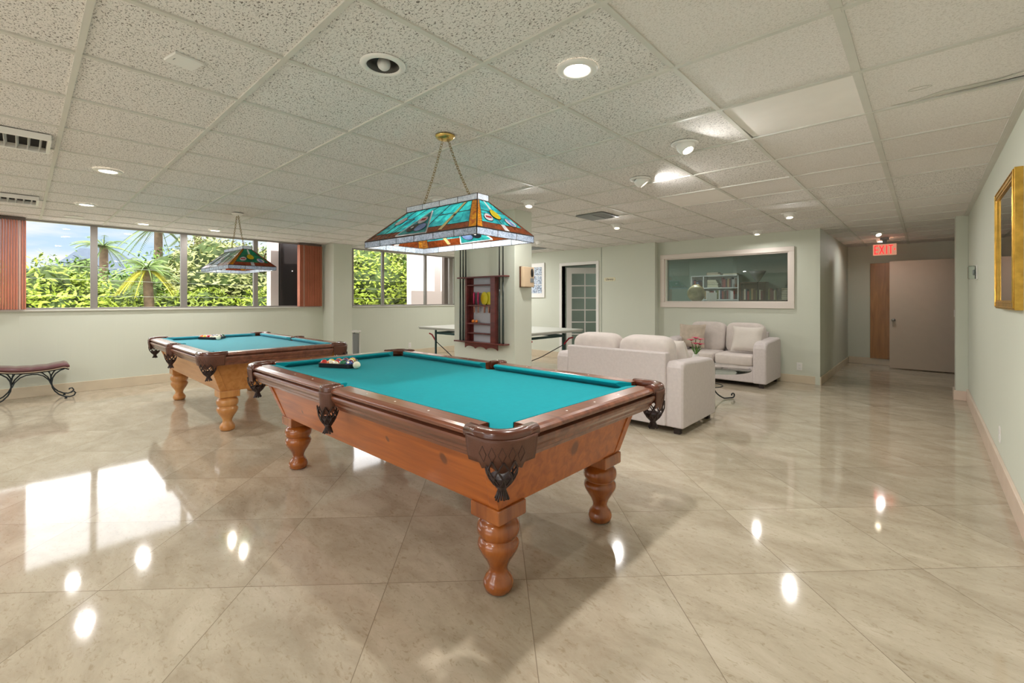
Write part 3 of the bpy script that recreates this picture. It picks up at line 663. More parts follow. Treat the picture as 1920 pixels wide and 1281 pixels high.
    # pockets
    def pocket(cx, cy, ang, corner):
        # path from one rail end round the outside to the other, in pocket space (outward = +x)
        if corner:
            c0 = HX+.165-.105, HY+.165-.105
            sx, sy = (1 if cx > 0 else -1), (1 if cy > 0 else -1)
            base = [(.105, -.102), (.107, -.03)] + arc(0, 0, .108, 0, 90, 12) + [(-.03, .107), (-.102, .105)]
            inn = [(.048, -.102), (.05, -.03)] + arc(0, 0, .052, 0, 90, 12) + [(-.03, .05), (-.102, .048)]
            f_ = lambda p: (sx*(c0[0]+p[0]), sy*(c0[1]+p[1]))
            flip = sx*sy < 0
        else:
            sy = 1 if cy > 0 else -1
            base = [(-.058, -.08), (-.06, -.01)] + arc(0, .0, .060, 165, 15, 12) + [(.06, -.01), (.058, -.08)]
            inn = [(-.036, -.08), (-.036, -.01)] + arc(0, .0, .036, 165, 15, 12) + [(.036, -.01), (.036, -.08)]
            f_ = lambda p: (p[0], sy*(HY+.150+p[1]*.75)); flip = sy > 0
            flip = not flip
        out = [f_(p) for p in base]; ins = [f_(p) for p in inn]
        rings = []
        for (ox, oy), (ix, iy) in zip(out, ins):
            mxp = lambda t, z: (ox+(ix-ox)*t, oy+(iy-oy)*t, z)
            rings.append([mxp(0, .760), mxp(-.04, .772), mxp(-.02, .785), mxp(.12, .795), mxp(.3, .799), mxp(.7, .799), mxp(.92, .794), mxp(1, .785), mxp(1, .745), mxp(.6, .745)])
        if not flip: rings = [q[::-1] for q in rings]
        pk = MB().loft(rings, sm=True).build('pocket', 'iron_l', r)
        # hanging shield with embossed diamonds
        n = len(out); sh = MB(); th = .006
        ctr = Vector((sum(p[0] for p in out)/n, sum(p[1] for p in out)/n)) if not corner else Vector(f_((0, 0)))
        sub = [f_((.107, -.080))]+out[1:-1]+[f_((-.080, .107))] if corner else out[1:-1]
        dense = []
        for a, b_ in zip(sub, sub[1:]):
            for k in range(3): dense.append((a[0]+(b_[0]-a[0])*k/3, a[1]+(b_[1]-a[1])*k/3))
        dense.append(sub[-1]); nd = len(dense)
        lv = [.768, .755, .735, .71, .69, .0]
        cols = []
        for i, p in enumerate(dense):
            tt = i/(nd-1); bot = (.655 - .012*cos((tt-.5)*4*PI)) if corner else (.662-.02*sin(PI*tt))
            if corner and (tt < .1 or tt > .9): bot = .672
            v = Vector(p); dv = (v-ctr).normalized(); col = []
            for li, z in enumerate(lv):
                z = bot if li == 5 else max(z, bot+.002*(5-li)); s_ = (.768-z)/.11
                off = .006-.004*s_-(.012*s_*s_ if corner else .006*s_)
                col.append(((v+dv*off), z))
            cols.append(col)
        rin = [[(q[0].x, q[0].y, q[1]) for q in col]+[(q[0].x-(q[0]-ctr).normalized().x*th, q[0].y-(q[0]-ctr).normalized().y*th, q[1]) for q in col[::-1]] for col in cols]
        if flip: rin = [q[::-1] for q in rin]
        shd = sh.loft(rin, sm=True).build('leather_shield', leath, pk)
        if corner:   # stitched diamonds
            dm = MB(); nD = 5
            for k in range(nD):
                c_ = int(nd*(.18+.64*k/(nD-1))); hw = max(1, int(nd*.08))
                def at(ii, z):
                    ii = max(0, min(nd-1, ii)); v = Vector(dense[ii]); dv = (v-ctr).normalized(); s_ = (.768-z)/.11
                    off = .006-.004*s_-.012*s_*s_+.001
                    return ((v+dv*off).x, (v+dv*off).y, z)
                dm.tube([at(c_-hw, .712), at(c_, .742), at(c_+hw, .712), at(c_, .682)], .0011, 4, closed=True)
            dm.build('stitching', 'net', shd)
        # net of leather strips and tassel
        if corner: nx, ny = f_((.036, .036)); rt = .066
        else: nx, ny = f_((0, .005)); rt = .056
        nt_ = MB(); K = 9; zt, zb = .69, .578
        for k in range(K):
            for dr_ in (1, -1):
                pts = []
                for j in range(7):
                    s_ = j/6; a = 2*PI*k/K+dr_*s_*1.15
                    rad = rt*(1-.12*s_-.62*s_**3); pts.append((nx+rad*cos(a), ny+rad*sin(a), zt+(zb-zt)*s_))
                nt_.tube(pts, .0036, 5)
        nt_.lathe([(0, .575), (rt*.30, .580), (rt*.52, .596), (rt*.74, .620), (rt*.72, .622), (rt*.5, .602), (0, .585)], (nx, ny, 0), 16, cap=False)  # bowl added in the net to stop light passing through the hole
        nt_.lathe([(.020, .588), (.024, .581), (.017, .572), (.015, .565)], (nx, ny, 0), 12)
        for k in range(14):
            a = 2*PI*k/14; q = .9+.3*random.random()
            nt_.tube([(nx+.011*cos(a), ny+.011*sin(a), .572), (nx+.018*cos(a), ny+.018*sin(a), .553), (nx+.024*q*cos(a), ny+.024*q*sin(a), .531+.008*random.random())], .0040, 5)
        nt_.build('pocket_net', 'net', pk)
    for sx in (1, -1):
        for sy in (1, -1): pocket(sx, sy, 0, True)
    for sy in (1, -1): pocket(0, sy, 0, False)
    return r
TA = (-2.445, 1.84, 0); TB = (-6.02, 1.78, 0)
pool_table('large honey-pine pool table with teal cloth, the nearer one in the foreground', TA, ('pine', 'pinel', 'rail', 'felt', 'leather'))
pool_table('paler pine pool table with light blue cloth near the long window', TB, ('pineb', 'pinebl', 'railb', 'feltb', 'leather'), 1.12)

BR = .0285
cols = [('yellow', (226, 186, 40)), ('blue', (40, 60, 140)), ('red', (190, 40, 36)), ('purple', (84, 48, 110)), ('orange', (224, 110, 40)), ('green', (30, 110, 80)), ('maroon', (120, 34, 36)), ('black', (22, 22, 24))]
CB = {k: pm('ball_'+k, v, .12, coat=.5) for k, v in cols}; CB['white'] = pm('ball_white', (236, 230, 206), .12, coat=.5)
def ball_mesh(col, stripe, seed):
    rr = random.Random(seed); rot = Matrix.Rotation(rr.uniform(0, 6.28), 3, 'Z') @ Matrix.Rotation(rr.uniform(.7, 2.2), 3, 'X')
    m = MB()
    if stripe: m.sphere((0, 0, BR), BR, 28, 20, 0, fm=lambda t, k: 1 if abs(t-.5) < .17 else 0, rot=rot)
    else: m.sphere((0, 0, BR), BR, 28, 20, 0, fm=lambda t, k: 0 if t < .1 or t > .9 else 1, rot=rot)
    return m
def rack(loc, tab, ang, order):
    zt = loc[2]; ca, sa = cos(ang), sin(ang); d = 2*BR+.0008
    def W_(u, v): return (loc[0]+u*ca-v*sa, loc[1]+u*sa+v*ca)
    h3 = d*math.sqrt(3)/2; s = 4*d; cx, cy = s/2, s*math.sqrt(3)/6
    def tri(off):
        R_ = (s/math.sqrt(3))+off*2
        return [(cx+R_*cos(a), cy+R_*sin(a)) for a in (math.radians(210), math.radians(330), math.radians(90))]
    # wooden/plastic triangle around the balls, corners rounded
    m = MB(); rings = []
    def path(rad):
        out = []
        for (vx, vy), a0 in zip(((0, 0), (s, 0), (s/2, s*math.sqrt(3)/2)), (150, 270, 30)):
            out += [(vx+rad*cos(math.radians(a0+a)), vy+rad*sin(math.radians(a0+a))) for a in range(0, 121, 15)]
        return [W_(*p) for p in out]
    po, pi_ = path(BR+.012), path(BR+.001); z0, z1 = zt+.0005, zt+.034
    n = len(po); ring = [[(*po[k], z0), (*po[k], z1), (*pi_[k], z1), (*pi_[k], z0)] for k in range(n)]; ring.append(ring[0])
    m.loft([q[::-1] for q in ring], cap=False)
    tag(m.build('ball_rack', 'black', bev=.002), 'black triangular ball rack lying on the cloth of the %s pool table' % tab, 'rack')
    k = 0
    for row in range(5):
        for c_ in range(5-row):
            u, v = c_*d+row*d/2, row*h3; col, stp = order[k]; x, y = W_(u, v)
            o = ball_mesh(col, stp, k*7+row).build('billiard_ball', [CB['white'], CB[col]], loc=(x, y, zt))
            tag(o, '%s %s billiard ball racked on the %s pool table' % (col, 'striped' if stp else 'solid', tab), 'billiard ball', 'balls racked on the %s pool table' % tab); k += 1
order = [('red', 0), ('orange', 1), ('red', 1), ('green', 0), ('blue', 0), ('yellow', 1), ('purple', 0), ('black', 0), ('maroon', 1), ('orange', 0), ('blue', 1), ('green', 1), ('maroon', 0), ('yellow', 0), ('purple', 1)]
rack((TA[0]-1.03, TA[1]-.235, .748), 'near', math.radians(26), order)
order2 = [('orange', 0), ('yellow', 0), ('red', 0), ('maroon', 1), ('purple', 1), ('red', 1), ('orange', 1), ('blue', 0), ('green', 1), ('black', 0), ('purple', 0), ('yellow', 1), ('maroon', 0), ('blue', 1), ('green', 0)]
rack((TB[0]-1.065, TB[1]-.16, .748), 'far', math.radians(26), order2)
for T_, tab, dx, dy in ((TA, 'near', -.745, -.115), (TB, 'far', -.775, -.045)):
    tag(MB().sphere((0, 0, BR), BR, 28, 18).build('cue_ball', CB['white'], loc=(T_[0]+dx, T_[1]+dy, .748)), 'cream white cue ball beside the rack on the %s pool table' % tab, 'billiard ball')

# ------------------------------------------------------------------ stained glass lamps
def pool_lamp(label, loc, rot, tealk, brown, canopy_mat, chain_top, power, canopy_dx=0):
    r = thing('pendant_lamp', label, 'pendant lamp', (loc[0], loc[1], 1.624), rot)
    LX, LY, TX, TY = .525, .25, .335, .048; z0, z1, z2, z3 = 0, .04, .243, .282
    mats = [tealk, 'browng' if brown == 0 else 'redg', 'amber', 'gw', 'gy', 'gr', 'gb', 'gk', 'gc', 'lead', 'silver', 'frost']
    def face(A, B, Cc, D_, items, name):
        A, B, Cc, D_ = map(Vector, (A, B, Cc, D_))       # bottom-left, bottom-right, top-right, top-left seen from outside
        nrm = (B-A).cross(D_-A).normalized()
        def P(s_, t, o=0): return (A*(1-s_)+B*s_)*(1-t)+(D_*(1-s_)+Cc*s_)*t+nrm*o
        m = MB()
        asp = (D_-A).length/((B-A).length*.8)
        def layer(pts, mi, lvl):
            o = .0008*lvl+.0012
            m.poly([P(s_, t, o) for s_, t in pts], mi); m.poly([P(s_, t, -o) for s_, t in pts][::-1], mi)
        def oval(cs, ct, rs, mi, lvl, n=18): layer([(cs+rs*asp*cos(2*PI*k/n)*.95, ct+rs*sin(2*PI*k/n)) for k in range(n)], mi, lvl)
        def line(p, q, w=.0035, mi=9): m.tube([P(*p, 0), P(*q, 0)], w, 6, mi, cap=True)
        for it in items:
            if it[0] == 'p': layer(it[1], it[2], it[3])
            elif it[0] == 'o':
                oval(it[1], it[2], it[3]*1.12, 9, it[5]); oval(it[1], it[2], it[3], it[4], it[5]+1)
            elif it[0] == 'l': line(it[1], it[2], *(it[3:] or ()))
        m.build(name, mats, r)
    long_ = [('p', [(0, 0), (1, 0), (1, 1), (0, 1)], 0, 0), ('p', [(0, 0), (1, 0), (1, .2), (0, .2)], 1, 1), ('p', [(.94, 0), (1, 0), (1, 1), (.94, 1)], 2, 2), ('p', [(0, 0), (.03, 0), (.03, 1), (0, 1)], 1, 2),
             ('l', (0, .2), (.94, .2)), ('l', (.94, 0), (.94, 1)), ('l', (0, 0), (0, 1), .004), ('l', (1, 0), (1, 1), .004), ('l', (0, 1), (1, 1), .005), ('l', (0, 0), (1, 0), .004),
             ('l', (.03, .66), (.3, .66)), ('l', (.16, 1), (.13, .2)), ('l', (.34, 1), (.2, .2)), ('l', (.5, 1), (.42, .75)), ('l', (.66, 1), (.56, .2)), ('l', (.62, .62), (.94, .62)), ('l', (.3, .66), (.24, .2)),
             ('o', .14, .63, .13, 3, 3),
             ('p', [(.31, .05), (.60, .03), (.455, .86)], 0, 3), ('l', (.31, .05), (.60, .03), .006, 10), ('l', (.60, .03), (.455, .86), .006, 10), ('l', (.455, .86), (.31, .05), .006, 10),
             ('o', .455, .52, .12, 3, 5), ('p', [(.428, .5), (.482, .5), (.482, .58), (.428, .58)], 5, 8), ('o', .415, .27, .12, 7, 5), ('o', .415, .27, .035, 3, 8), ('o', .50, .25, .13, 6, 5),
             ('p', [(.70, .05), (.73, .05), (.875, .97), (.845, .97)], 8, 3), ('l', (.70, .05), (.845, .97)), ('l', (.73, .05), (.875, .97)), ('p', [(.768, .5), (.80, .5), (.812, .56), (.78, .56)], 7, 5)]
    end_ = [('p', [(0, 0), (1, 0), (1, 1), (0, 1)], 0, 0), ('p', [(0, 0), (1, 0), (1, .2), (0, .2)], 1, 1), ('p', [(0, 0), (.09, 0), (.13, 1), (0, 1)], 2, 2), ('p', [(.94, 0), (1, 0), (1, 1), (.9, 1)], 1, 2),
            ('l', (0, .2), (1, .2)), ('l', (0, 0), (0, 1), .004), ('l', (1, 0), (1, 1), .004), ('l', (0, 1), (1, 1), .005), ('l', (0, 0), (1, 0), .004), ('l', (.09, 0), (.13, 1)), ('l', (.1, .62), (.95, .62)), ('l', (.5, .4), (.5, .2)),
            ('p', [(.45, .6), (.55, .6), (.56, .98), (.42, .98)], 3, 3), ('p', [(.46, 0), (.54, 0), (.54, .2), (.46, .2)], 3, 3),
            ('o', .5, .52, .15, 4, 5), ('o', .26, .38, .12, 3, 4), ('p', [(.19, .35), (.33, .35), (.33, .41), (.19, .41)], 5, 7), ('o', .76, .32, .12, 3, 4), ('p', [(.72, .22), (.80, .22), (.80, .42), (.72, .42)], 6, 7)]
    face((-LX, -LY, z1), (LX, -LY, z1), (TX, -TY, z2), (-TX, -TY, z2), long_, 'glass_panel')
    face((LX, LY, z1), (-LX, LY, z1), (-TX, TY, z2), (TX, TY, z2), long_, 'glass_panel')
    face((LX, -LY, z1), (LX, LY, z1), (TX, TY, z2), (TX, -TY, z2), end_, 'glass_panel')
    face((-LX, LY, z1), (-LX, -LY, z1), (-TX, -TY, z2), (-TX, TY, z2), end_, 'glass_panel')
    def band(hx, hy, za, zb, nx, ny, name, mts):
        m = MB()
        for (x0, y0, x1, y1, n) in ((-hx, -hy, hx, -hy, nx), (hx, hy, -hx, hy, nx), (hx, -hy, hx, hy, ny), (-hx, hy, -hx, -hy, ny)):
            A = Vector((x0, y0, 0)); B = Vector((x1, y1, 0)); nrm = (B-A).cross(Vector((0, 0, 1))).normalized()*.0015
            for o in (1, -1):
                q = [A+nrm*o+Vector((0, 0, za)), B+nrm*o+Vector((0, 0, za)), B+nrm*o+Vector((0, 0, zb)), A+nrm*o+Vector((0, 0, zb))]
                m.poly(q if o == 1 else q[::-1], 0)
            for k in range(n+1):
                p = A.lerp(B, k/n); m.tube([p+Vector((0, 0, za)), p+Vector((0, 0, zb))], .0028, 6, 1)
            for z in (za, zb): m.tube([A+Vector((0, 0, z)), B+Vector((0, 0, z))], .0022, 6, 1)
        m.build(name, mts, r)
    band(LX, LY, z0, z1, 6, 3, 'glass_skirt', ['frost', 'lead']); band(TX, TY, z2, z3, 4, 1, 'glass_crown', ['frostc', 'lead'])
    ct = HC-1.624
    cxo = canopy_dx
    MB().lathe([(.0, ct-.028), (.03, ct-.028), (.05, ct-.02), (.062, ct-.008), (.064, ct-.001)], (cxo, 0, 0), 28).build('canopy', canopy_mat, r)
    MB().box(-TX+.004, -TY+.004, z3-.012, TX-.004, TY-.004, z3-.008).build('light_stop_plate', 'brownb', r)  # plate added to keep bulb light off the ceiling above
    # sockets, bulbs
    MB().tube([(-.3, 0, .235), (.3, 0, .235)], .006, 8).build('support_bar', 'bronze', r)
    for x in (-.2, .2):
        MB().sphere((x, 0, .165), .028, 16, 10).build('bulb', 'pbulb', r)
        MB().lathe([(.014, .19), (.014, .235)], (x, 0, 0), 12).build('socket', 'brass', r)
        light('bulb_light', (x, 0, .10), power, r, .03, (1, .92, .80), 'POINT')
    for s_ in (-1, 1):
        m = MB(); A = Vector((cxo+s_*.028, 0, ct-.03)); B = Vector((s_*(TX-.11) if s_ < 0 else TX-.10, 0, z3-.01)); n = 26
        for k in range(n):
            p = A.lerp(B, (k+.5)/n); sag = .012*sin(PI*(k+.5)/n)*s_; p.x -= sag
            d = (B-A).normalized(); e = Vector((0, 1, 0)) if k % 2 else d.cross(Vector((0, 1, 0)))
            hl = (B-A).length/n*.66
            pts = [p+d*(hl*cos(2*PI*q/10))+e*(.0085*sin(2*PI*q/10)) for q in range(10)]
            m.tube(pts, .0021, 4, closed=True)
        m.build('chain', 'bronze', r)
    return r
pool_lamp('rectangular teal stained-glass pendant lamp hanging over the near pool table', (-2.285, 1.85), math.radians(3), 'teal', 0, 'brass', None, 7.5)
pool_lamp('rectangular green stained-glass pendant lamp hanging over the far pool table', (-6.215, 1.79), math.radians(1), 'gteal', 1, 'white', None, 4.)

# ------------------------------------------------------------------ ceiling fixtures
def disc_light(label, x, y, power, lens='led', rr_=.095, rl=.058, thin=False):
    r = thing('downlight', label, 'ceiling light', (x, y, HC), group='flush ceiling downlights')
    MB().lathe([(rl, .0), (rl, -.004), (rl+.006, -.008), (rr_-.01, -.006), (rr_, -.001), (rr_, .004)], n=40, cap=False).build('trim_ring', 'white', r)
    MB().lathe([(0, -.0035), (rl, -.0035), (rl, -.003), (0, -.0025)], n=32, cap=False).build('lens', lens, r)
    if power: light('lamp', (0, 0, -.012), power, r, rl*1.7)
    return r
def eyeball(label, x, y, power, az, tilt=35, lit=True):
    r = thing('eyeball_light', label, 'ceiling light', (x, y, HC), group='eyeball ceiling lights')
    MB().lathe([(.055, -.003), (.058, -.008), (.082, -.006), (.088, -.001), (.088, .003)], n=36, cap=False).build('trim_ring', 'white', r)
    # ball cup tilted towards az
    R_ = Matrix.Rotation(az, 3, 'Z') @ Matrix.Rotation(math.radians(tilt), 3, 'Y').inverted()
    m = MB(); prof = [(.02, .02), (.056, .012), (.060, -.01), (.058, -.03), (.050, -.050), (.040, -.062), (.036, -.062), (.034, -.05), (.03, -.04)]
    m.lathe(prof, (0, 0, 0), 32, cap=False); m.v = [tuple(R_ @ Vector(p)) for p in m.v]; m.v = [(p[0], p[1], min(p[2], .02)) for p in m.v]
    m.build('eyeball', 'white', r)
    m = MB(); m.lathe([(0, -.054), (.02, -.053), (.033, -.046), (.033, -.044), (0, -.044)], (0, 0, 0), 24, cap=False); m.v = [tuple(R_ @ Vector(p)) for p in m.v]
    m.build('bulb', 'bulb' if lit else 'dimw', r)
    if lit and power:
        p = R_ @ Vector((0, 0, -.07)); light('lamp', tuple(p), power, r, .06, (1, .965, .93), 'AREA', (R_.to_euler()))
    return r
P1 = 10.
# open can with a bulb inside
r = thing('recessed_can_light', 'open recessed can light with dark baffle and unlit bulb, left of the glowing one', 'ceiling light', (-1.805, 1.104, HC))
MB().lathe([(.072, .004), (.072, -.004), (.08, -.008), (.095, -.005), (.1, -.001), (.1, .004)], n=40, cap=False).build('trim_ring', 'white', r)
MB().lathe([(.0, .055), (.055, .055), (.066, .03), (.072, .0), (.0745, .0), (.068, .035), (.057, .058), (0, .058)], n=36, cap=False).build('baffle', 'baffle', r)
MB().sphere((-.012, .012, .016), .030, 20, 12).build('bulb', 'dimw', r)
disc_light('round glowing downlight in the ceiling above the near pool table', -1.181, 1.729, 18)
disc_light('bright white downlight in the left ceiling, nearest of the row to the window', -4.954, .481, P1)
disc_light('second white downlight of the left ceiling row, above the far pool table end', -6.887, .487, P1)
disc_light('small downlight close to the long window at the left', -8.02, .45, 4, lens='dimw')
disc_light('small white downlight by the long window, left of the far lamp chain', -8.05, 1.15, 8)
disc_light('small white downlight by the long window, just before the far lamp chain', -8.0, 2.0, 8)
eyeball('lit eyeball ceiling light, the largest, above the open floor right of centre', -1.204, 3.046, 7, math.radians(-20), 28)
eyeball('eyeball ceiling light glowing onto the tile, beyond the largest one', -1.845, 3.67, 7, math.radians(30), 38)
eyeball('lit eyeball ceiling light just beyond the near stained-glass lamp by the column', -3.147, 3.699, P1, math.radians(-60), 15)
eyeball('dark eyeball ceiling light half hidden behind the near stained-glass lamp', -3.753, 2.934, 0, math.radians(100), 30, False)
eyeball('lit eyeball ceiling light in front of the interior library window', -1.227, 6.357, P1, math.radians(-70), 15)
eyeball('bright eyeball ceiling light directly above the interior window frame', -1.906, 7.65, 5, math.radians(-80), 10)
eyeball('lit eyeball ceiling light next to the square ceiling vent', -3.195, 5.664, P1, math.radians(-70), 15)
eyeball('unlit eyeball ceiling light right of the column', -5.136, 6.305, 0, 0, 10, False)
eyeball('small eyeball light in the hallway ceiling before the exit sign', -.557, 9.11, 0, math.radians(-60), 40, True)
eyeball('lit eyeball light in the hallway ceiling directly over the exit sign', -.576, 10.05, 5, math.radians(-90), 10)
eyeball('added unseen eyeball ceiling light behind the column, nearest to the column', -5.6, 5.5, 24, 0, 10)  # this lamp and the next are unseen, added to brighten the door wall
eyeball('added unseen eyeball ceiling light behind the column, farthest towards the window', -7.2, 6.9, 24, 0, 10)
# unseen downlights added behind the camera to help light the room
for i, (x, y) in enumerate(((-4.95, -1.9), (-6.9, -1.9), (-1.2, -.9), (-3.1, -1.0), (-1.2, -2.9), (-3.1, -3.0), (-6.0, 3.6), (-7.3, 5.9), (-5.6, 7.0))):
    if y > 3: continue
    disc_light('added white ceiling downlight behind the viewer, %s' % ('right of the bench', 'over the bench side', 'close to the right wall', 'before the near pool table', 'in the glazed front corner', 'inside the glazed front wall')[i], x, y, P1)
r = disc_light('added ceiling light inside the library room', -3.6, 9.6, 14)  # unseen library lamps added to lift the dim room
r = disc_light('added ceiling light inside the library near its door', -5.3, 10.3, 6)
# vents
def vent(label, x0, y0, x1, y1, drop, along, n, mat='white', half=False):
    r = thing('ceiling_vent', label, 'vent', ((x0+x1)/2, (y0+y1)/2, HC)); w, d = (x1-x0)/2, (y1-y0)/2; m = MB(); t = .018
    m.box(-w, -d, -drop, -w+t, d, 0); m.box(w-t, -d, -drop, w, d, 0); m.box(-w+t, -d, -drop, w-t, -d+t, 0); m.box(-w+t, d-t, -drop, w-t, d, 0); m.build('frame', mat, r, bev=.003)
    MB().box(-w+t, -d+t, -.004, w-t, d-t, -.002).build('duct_shade', 'dark', r)  # dark sheet standing for the shade behind the louvres
    m = MB()
    for k in range(1, n):
        if along == 'y':
            y = -d+2*d*k/n; m.hexa([(-w+t, y, -drop+.002), (w-t, y, -drop+.002), (w-t, y+.002, -drop+.002), (-w+t, y+.002, -drop+.002)], [(-w+t, y+.012, -.004), (w-t, y+.012, -.004), (w-t, y+.014, -.004), (-w+t, y+.014, -.004)])
        else:
            x = -w+2*w*k/n
            m.hexa([(x, -d+t, -drop+.002), (x+.002, -d+t, -drop+.002), (x+.002, d-t, -drop+.002), (x, d-t, -drop+.002)], [(x+.012, -d+t, -.004), (x+.014, -d+t, -.004), (x+.014, d-t, -.004), (x+.012, d-t, -.004)])
    m.build('louvre', mat, r)
    if half: MB().box(-w+t, -d+t, -drop-.001, w*.1, d-t, -drop+.006).build('cover_plate', 'grey', r)
vent('white box air vent with louvres, nearer one at the left ceiling edge', -4.53, -.5, -4.14, .13, .04, 'y', 12)
vent('white box air vent with louvres, farther one at the left ceiling edge', -7.1, -.55, -6.72, .12, .04, 'y', 12)
vent('square ceiling diffuser with half covered slots near the library window', -3.25, 4.72, -2.86, 5.12, .012, 'x', 12, 'grey', True)
vent('dark ceiling vent right of the column above the open library door', -6.2, 6.9, -5.75, 7.3, .012, 'x', 12, 'grey', True)
m = MB().box(-.055, -.055, -.012, .055, .055, 0); m.box(-.01, -.04, -.013, .01, -.036, -.011, 1)
tag(m.build('blank_plate', ['white', 'grey'], bev=.003, loc=(-2.425, .487, HC+.006), rot=.2), 'small square white cover plate on the fissured ceiling tile', 'cover plate')
# exit sign
r = thing('exit_sign', 'red lit EXIT sign hanging in the hallway', 'sign', (-.51, 9.93, 2.03))
MB().box(-.155, -.02, 0, .155, .02, .19).build('sign_box', 'exitg', r, bev=.004)
MB().box(-.03, -.02, .19, .03, .02, .26).box(-.06, -.03, .26, .06, .03, HC-2.031).build('canopy', 'grey', r, bev=.003)
lt = MB(); lh, lw, y0, y1 = .145, .055, -.024, -.019
def seg(m, x0, z0, x1, z1, w=.014):
    d = Vector((x1-x0, 0, z1-z0)); n = Vector((-d.z, 0, d.x)).normalized()*w/2; A = Vector((x0, 0, z0)); B = Vector((x1, 0, z1))
    q = [A-n, B-n, B+n, A+n]; m.hexa([(p.x, y0, p.z) for p in q], [(p.x, y1, p.z) for p in q])
x = -.135; zb, zt = .022, .168
seg(lt, x+.007, zb, x+.007, zt); 
for z in (zb+.007, (zb+zt)/2, zt-.007): seg(lt, x, z, x+.05, z)
x = -.065; seg(lt, x, zb, x+.055, zt); seg(lt, x, zt, x+.055, zb)
x = .02; seg(lt, x+.007, zb, x+.007, zt)
x = .05; seg(lt, x, zt-.007, x+.06, zt-.007); seg(lt, x+.03, zb, x+.03, zt)
x = .125; lt.hexa([(x, y0, .115), (x+.02, y0, .095), (x, y0, .075), (x-.001, y0, .095)], [(x, y1, .115), (x+.02, y1, .095), (x, y1, .075), (x-.001, y1, .095)])
lt.build('letters', 'exitr', r)

# ------------------------------------------------------------------ sofas
def loveseat(label, x, y, rot):
    r = thing('loveseat', label, 'sofa', (x, y, 0), rot)      # front faces -y in local space, back at y=+.45
    W2 = .735
    MB().box(-W2+.15, -.41, .065, W2-.15, .44, .30).build('base', 'sofa', r, bev=.015)
    # arms: rounded front top and outer edge
    for s_ in (-1, 1):
        rings = []; x0 = s_*(W2-.175); x1 = s_*W2
        prof = [(-.44, .065), (-.445, .50), (-.44, .57), (-.415, .62), (-.37, .652), (-.30, .665), (.0, .672), (.25, .685), (.38, .688), (.42, .67), (.44, .63), (.445, .065)]
        for k, (xx, ins) in enumerate(((x0, .018), (x0+s_*.02, 0), (x1-s_*.02, 0), (x1, .018))):
            rings.append([(xx, p[0]*(1-ins*1.5), p[1]-ins if p[1] > .3 else p[1]) for p in prof])
        if s_ > 0: pass
        else: rings = [q for q in rings]
        m = MB().loft([q[::-1] if s_ > 0 else q for q in rings]); m.build('arm', 'sofa', r, bev=.012, seg=3)
    m = MB(); m.hexa([(-W2+.165, .22, .28), (W2-.165, .22, .28), (W2-.165, .455, .065), (-W2+.165, .455, .065)], [(-W2+.165, .36, .765), (W2-.165, .36, .765), (W2-.165, .455, .765), (-W2+.165, .455, .765)]); m.build('back', 'sofa', r, bev=.012)
    for s_ in (-1, 1):
        MB().sq((s_*.283, -.09, .375), (.282, .335, .085), .28, mi=0).build('seat_cushion', 'sofac', r)
        R_ = Matrix.Rotation(-.16, 3, 'X')
        MB().sq((s_*.287, .235, .66), (.283, .125, .245), .42, rot=R_).build('back_cushion', 'sofac', r)
    for sx in (-1, 1):
        for sy in (-1, 1): MB().box(sx*.66-.03, sy*.38-.03, 0, sx*.66+.03, sy*.38+.03, .065).build('foot', 'foot', r, bev=.004)
    return r
loveseat('cream fabric loveseat seen from behind beside the near pool table', -2.395, 4.605, PI)
loveseat('cream fabric loveseat against the wall under the interior window', -2.395, 7.575, 0)
def throw(label, c, w, h, d, rz, rx, mat):
    m = MB(); m.pad((0, 0, 0), w, h, d, Matrix.Rotation(rz, 3, 'Z') @ Matrix.Rotation(rx, 3, 'X')); return tag(m.build('throw_pillow', mat, loc=c), label, 'pillow')
throw('plain cream throw pillow at the right end of the wall loveseat', (-2.0, 7.46, .675), .44, .40, .15, -.05, -.3, 'pillow')
throw('darker beige throw pillow behind the pink flowers on the wall loveseat', (-2.83, 7.46, .68), .42, .40, .15, .12, -.3, 'pillowb')
throw('cream throw pillow leaning in the corner of the loveseat seen from behind', (-1.98, 4.75, .67), .40, .38, .14, -.5, .3, 'pillow')
# glass coffee table
r = thing('coffee_table', 'round glass coffee table with scrolled iron legs between the loveseats', 'coffee table', (-2.03, 5.85, 0))
MB().lathe([(0, .41), (.496, .41), (.5, .413), (.5, .419), (.496, .422), (0, .422)], n=64, cap=False).build('table_top', 'glasst', r)
def scroll(R0, z0, zt, n=22):
    pts = []
    for k in range(n+1):
        s_ = k/n; pts.append((.10+(R0-.10)*max(0, (s_-.35)/.65)**2.6, zt+(z0-zt)*min(1, s_*1.15)**.8 if s_ < .87 else z0))
    for k in range(1, 15):
        a = -PI/2+k*.36; rr = .035*(1-k/22); pts.append((R0+.0+rr*cos(a)+0.0, z0+.035+rr*sin(a)))
    return pts
for k in range(3):
    a = PI/3+k*2*PI/3
    MB().tube([(q[0]*cos(a), q[0]*sin(a), q[1]) for q in scroll(.40, .012, .405)], .008, 8).build('leg', 'wiron', r)
MB().tube([(.18*cos(2*PI*k/32), .18*sin(2*PI*k/32), .2) for k in range(32)], .006, 6, closed=True).build('stretcher', 'wiron', r)
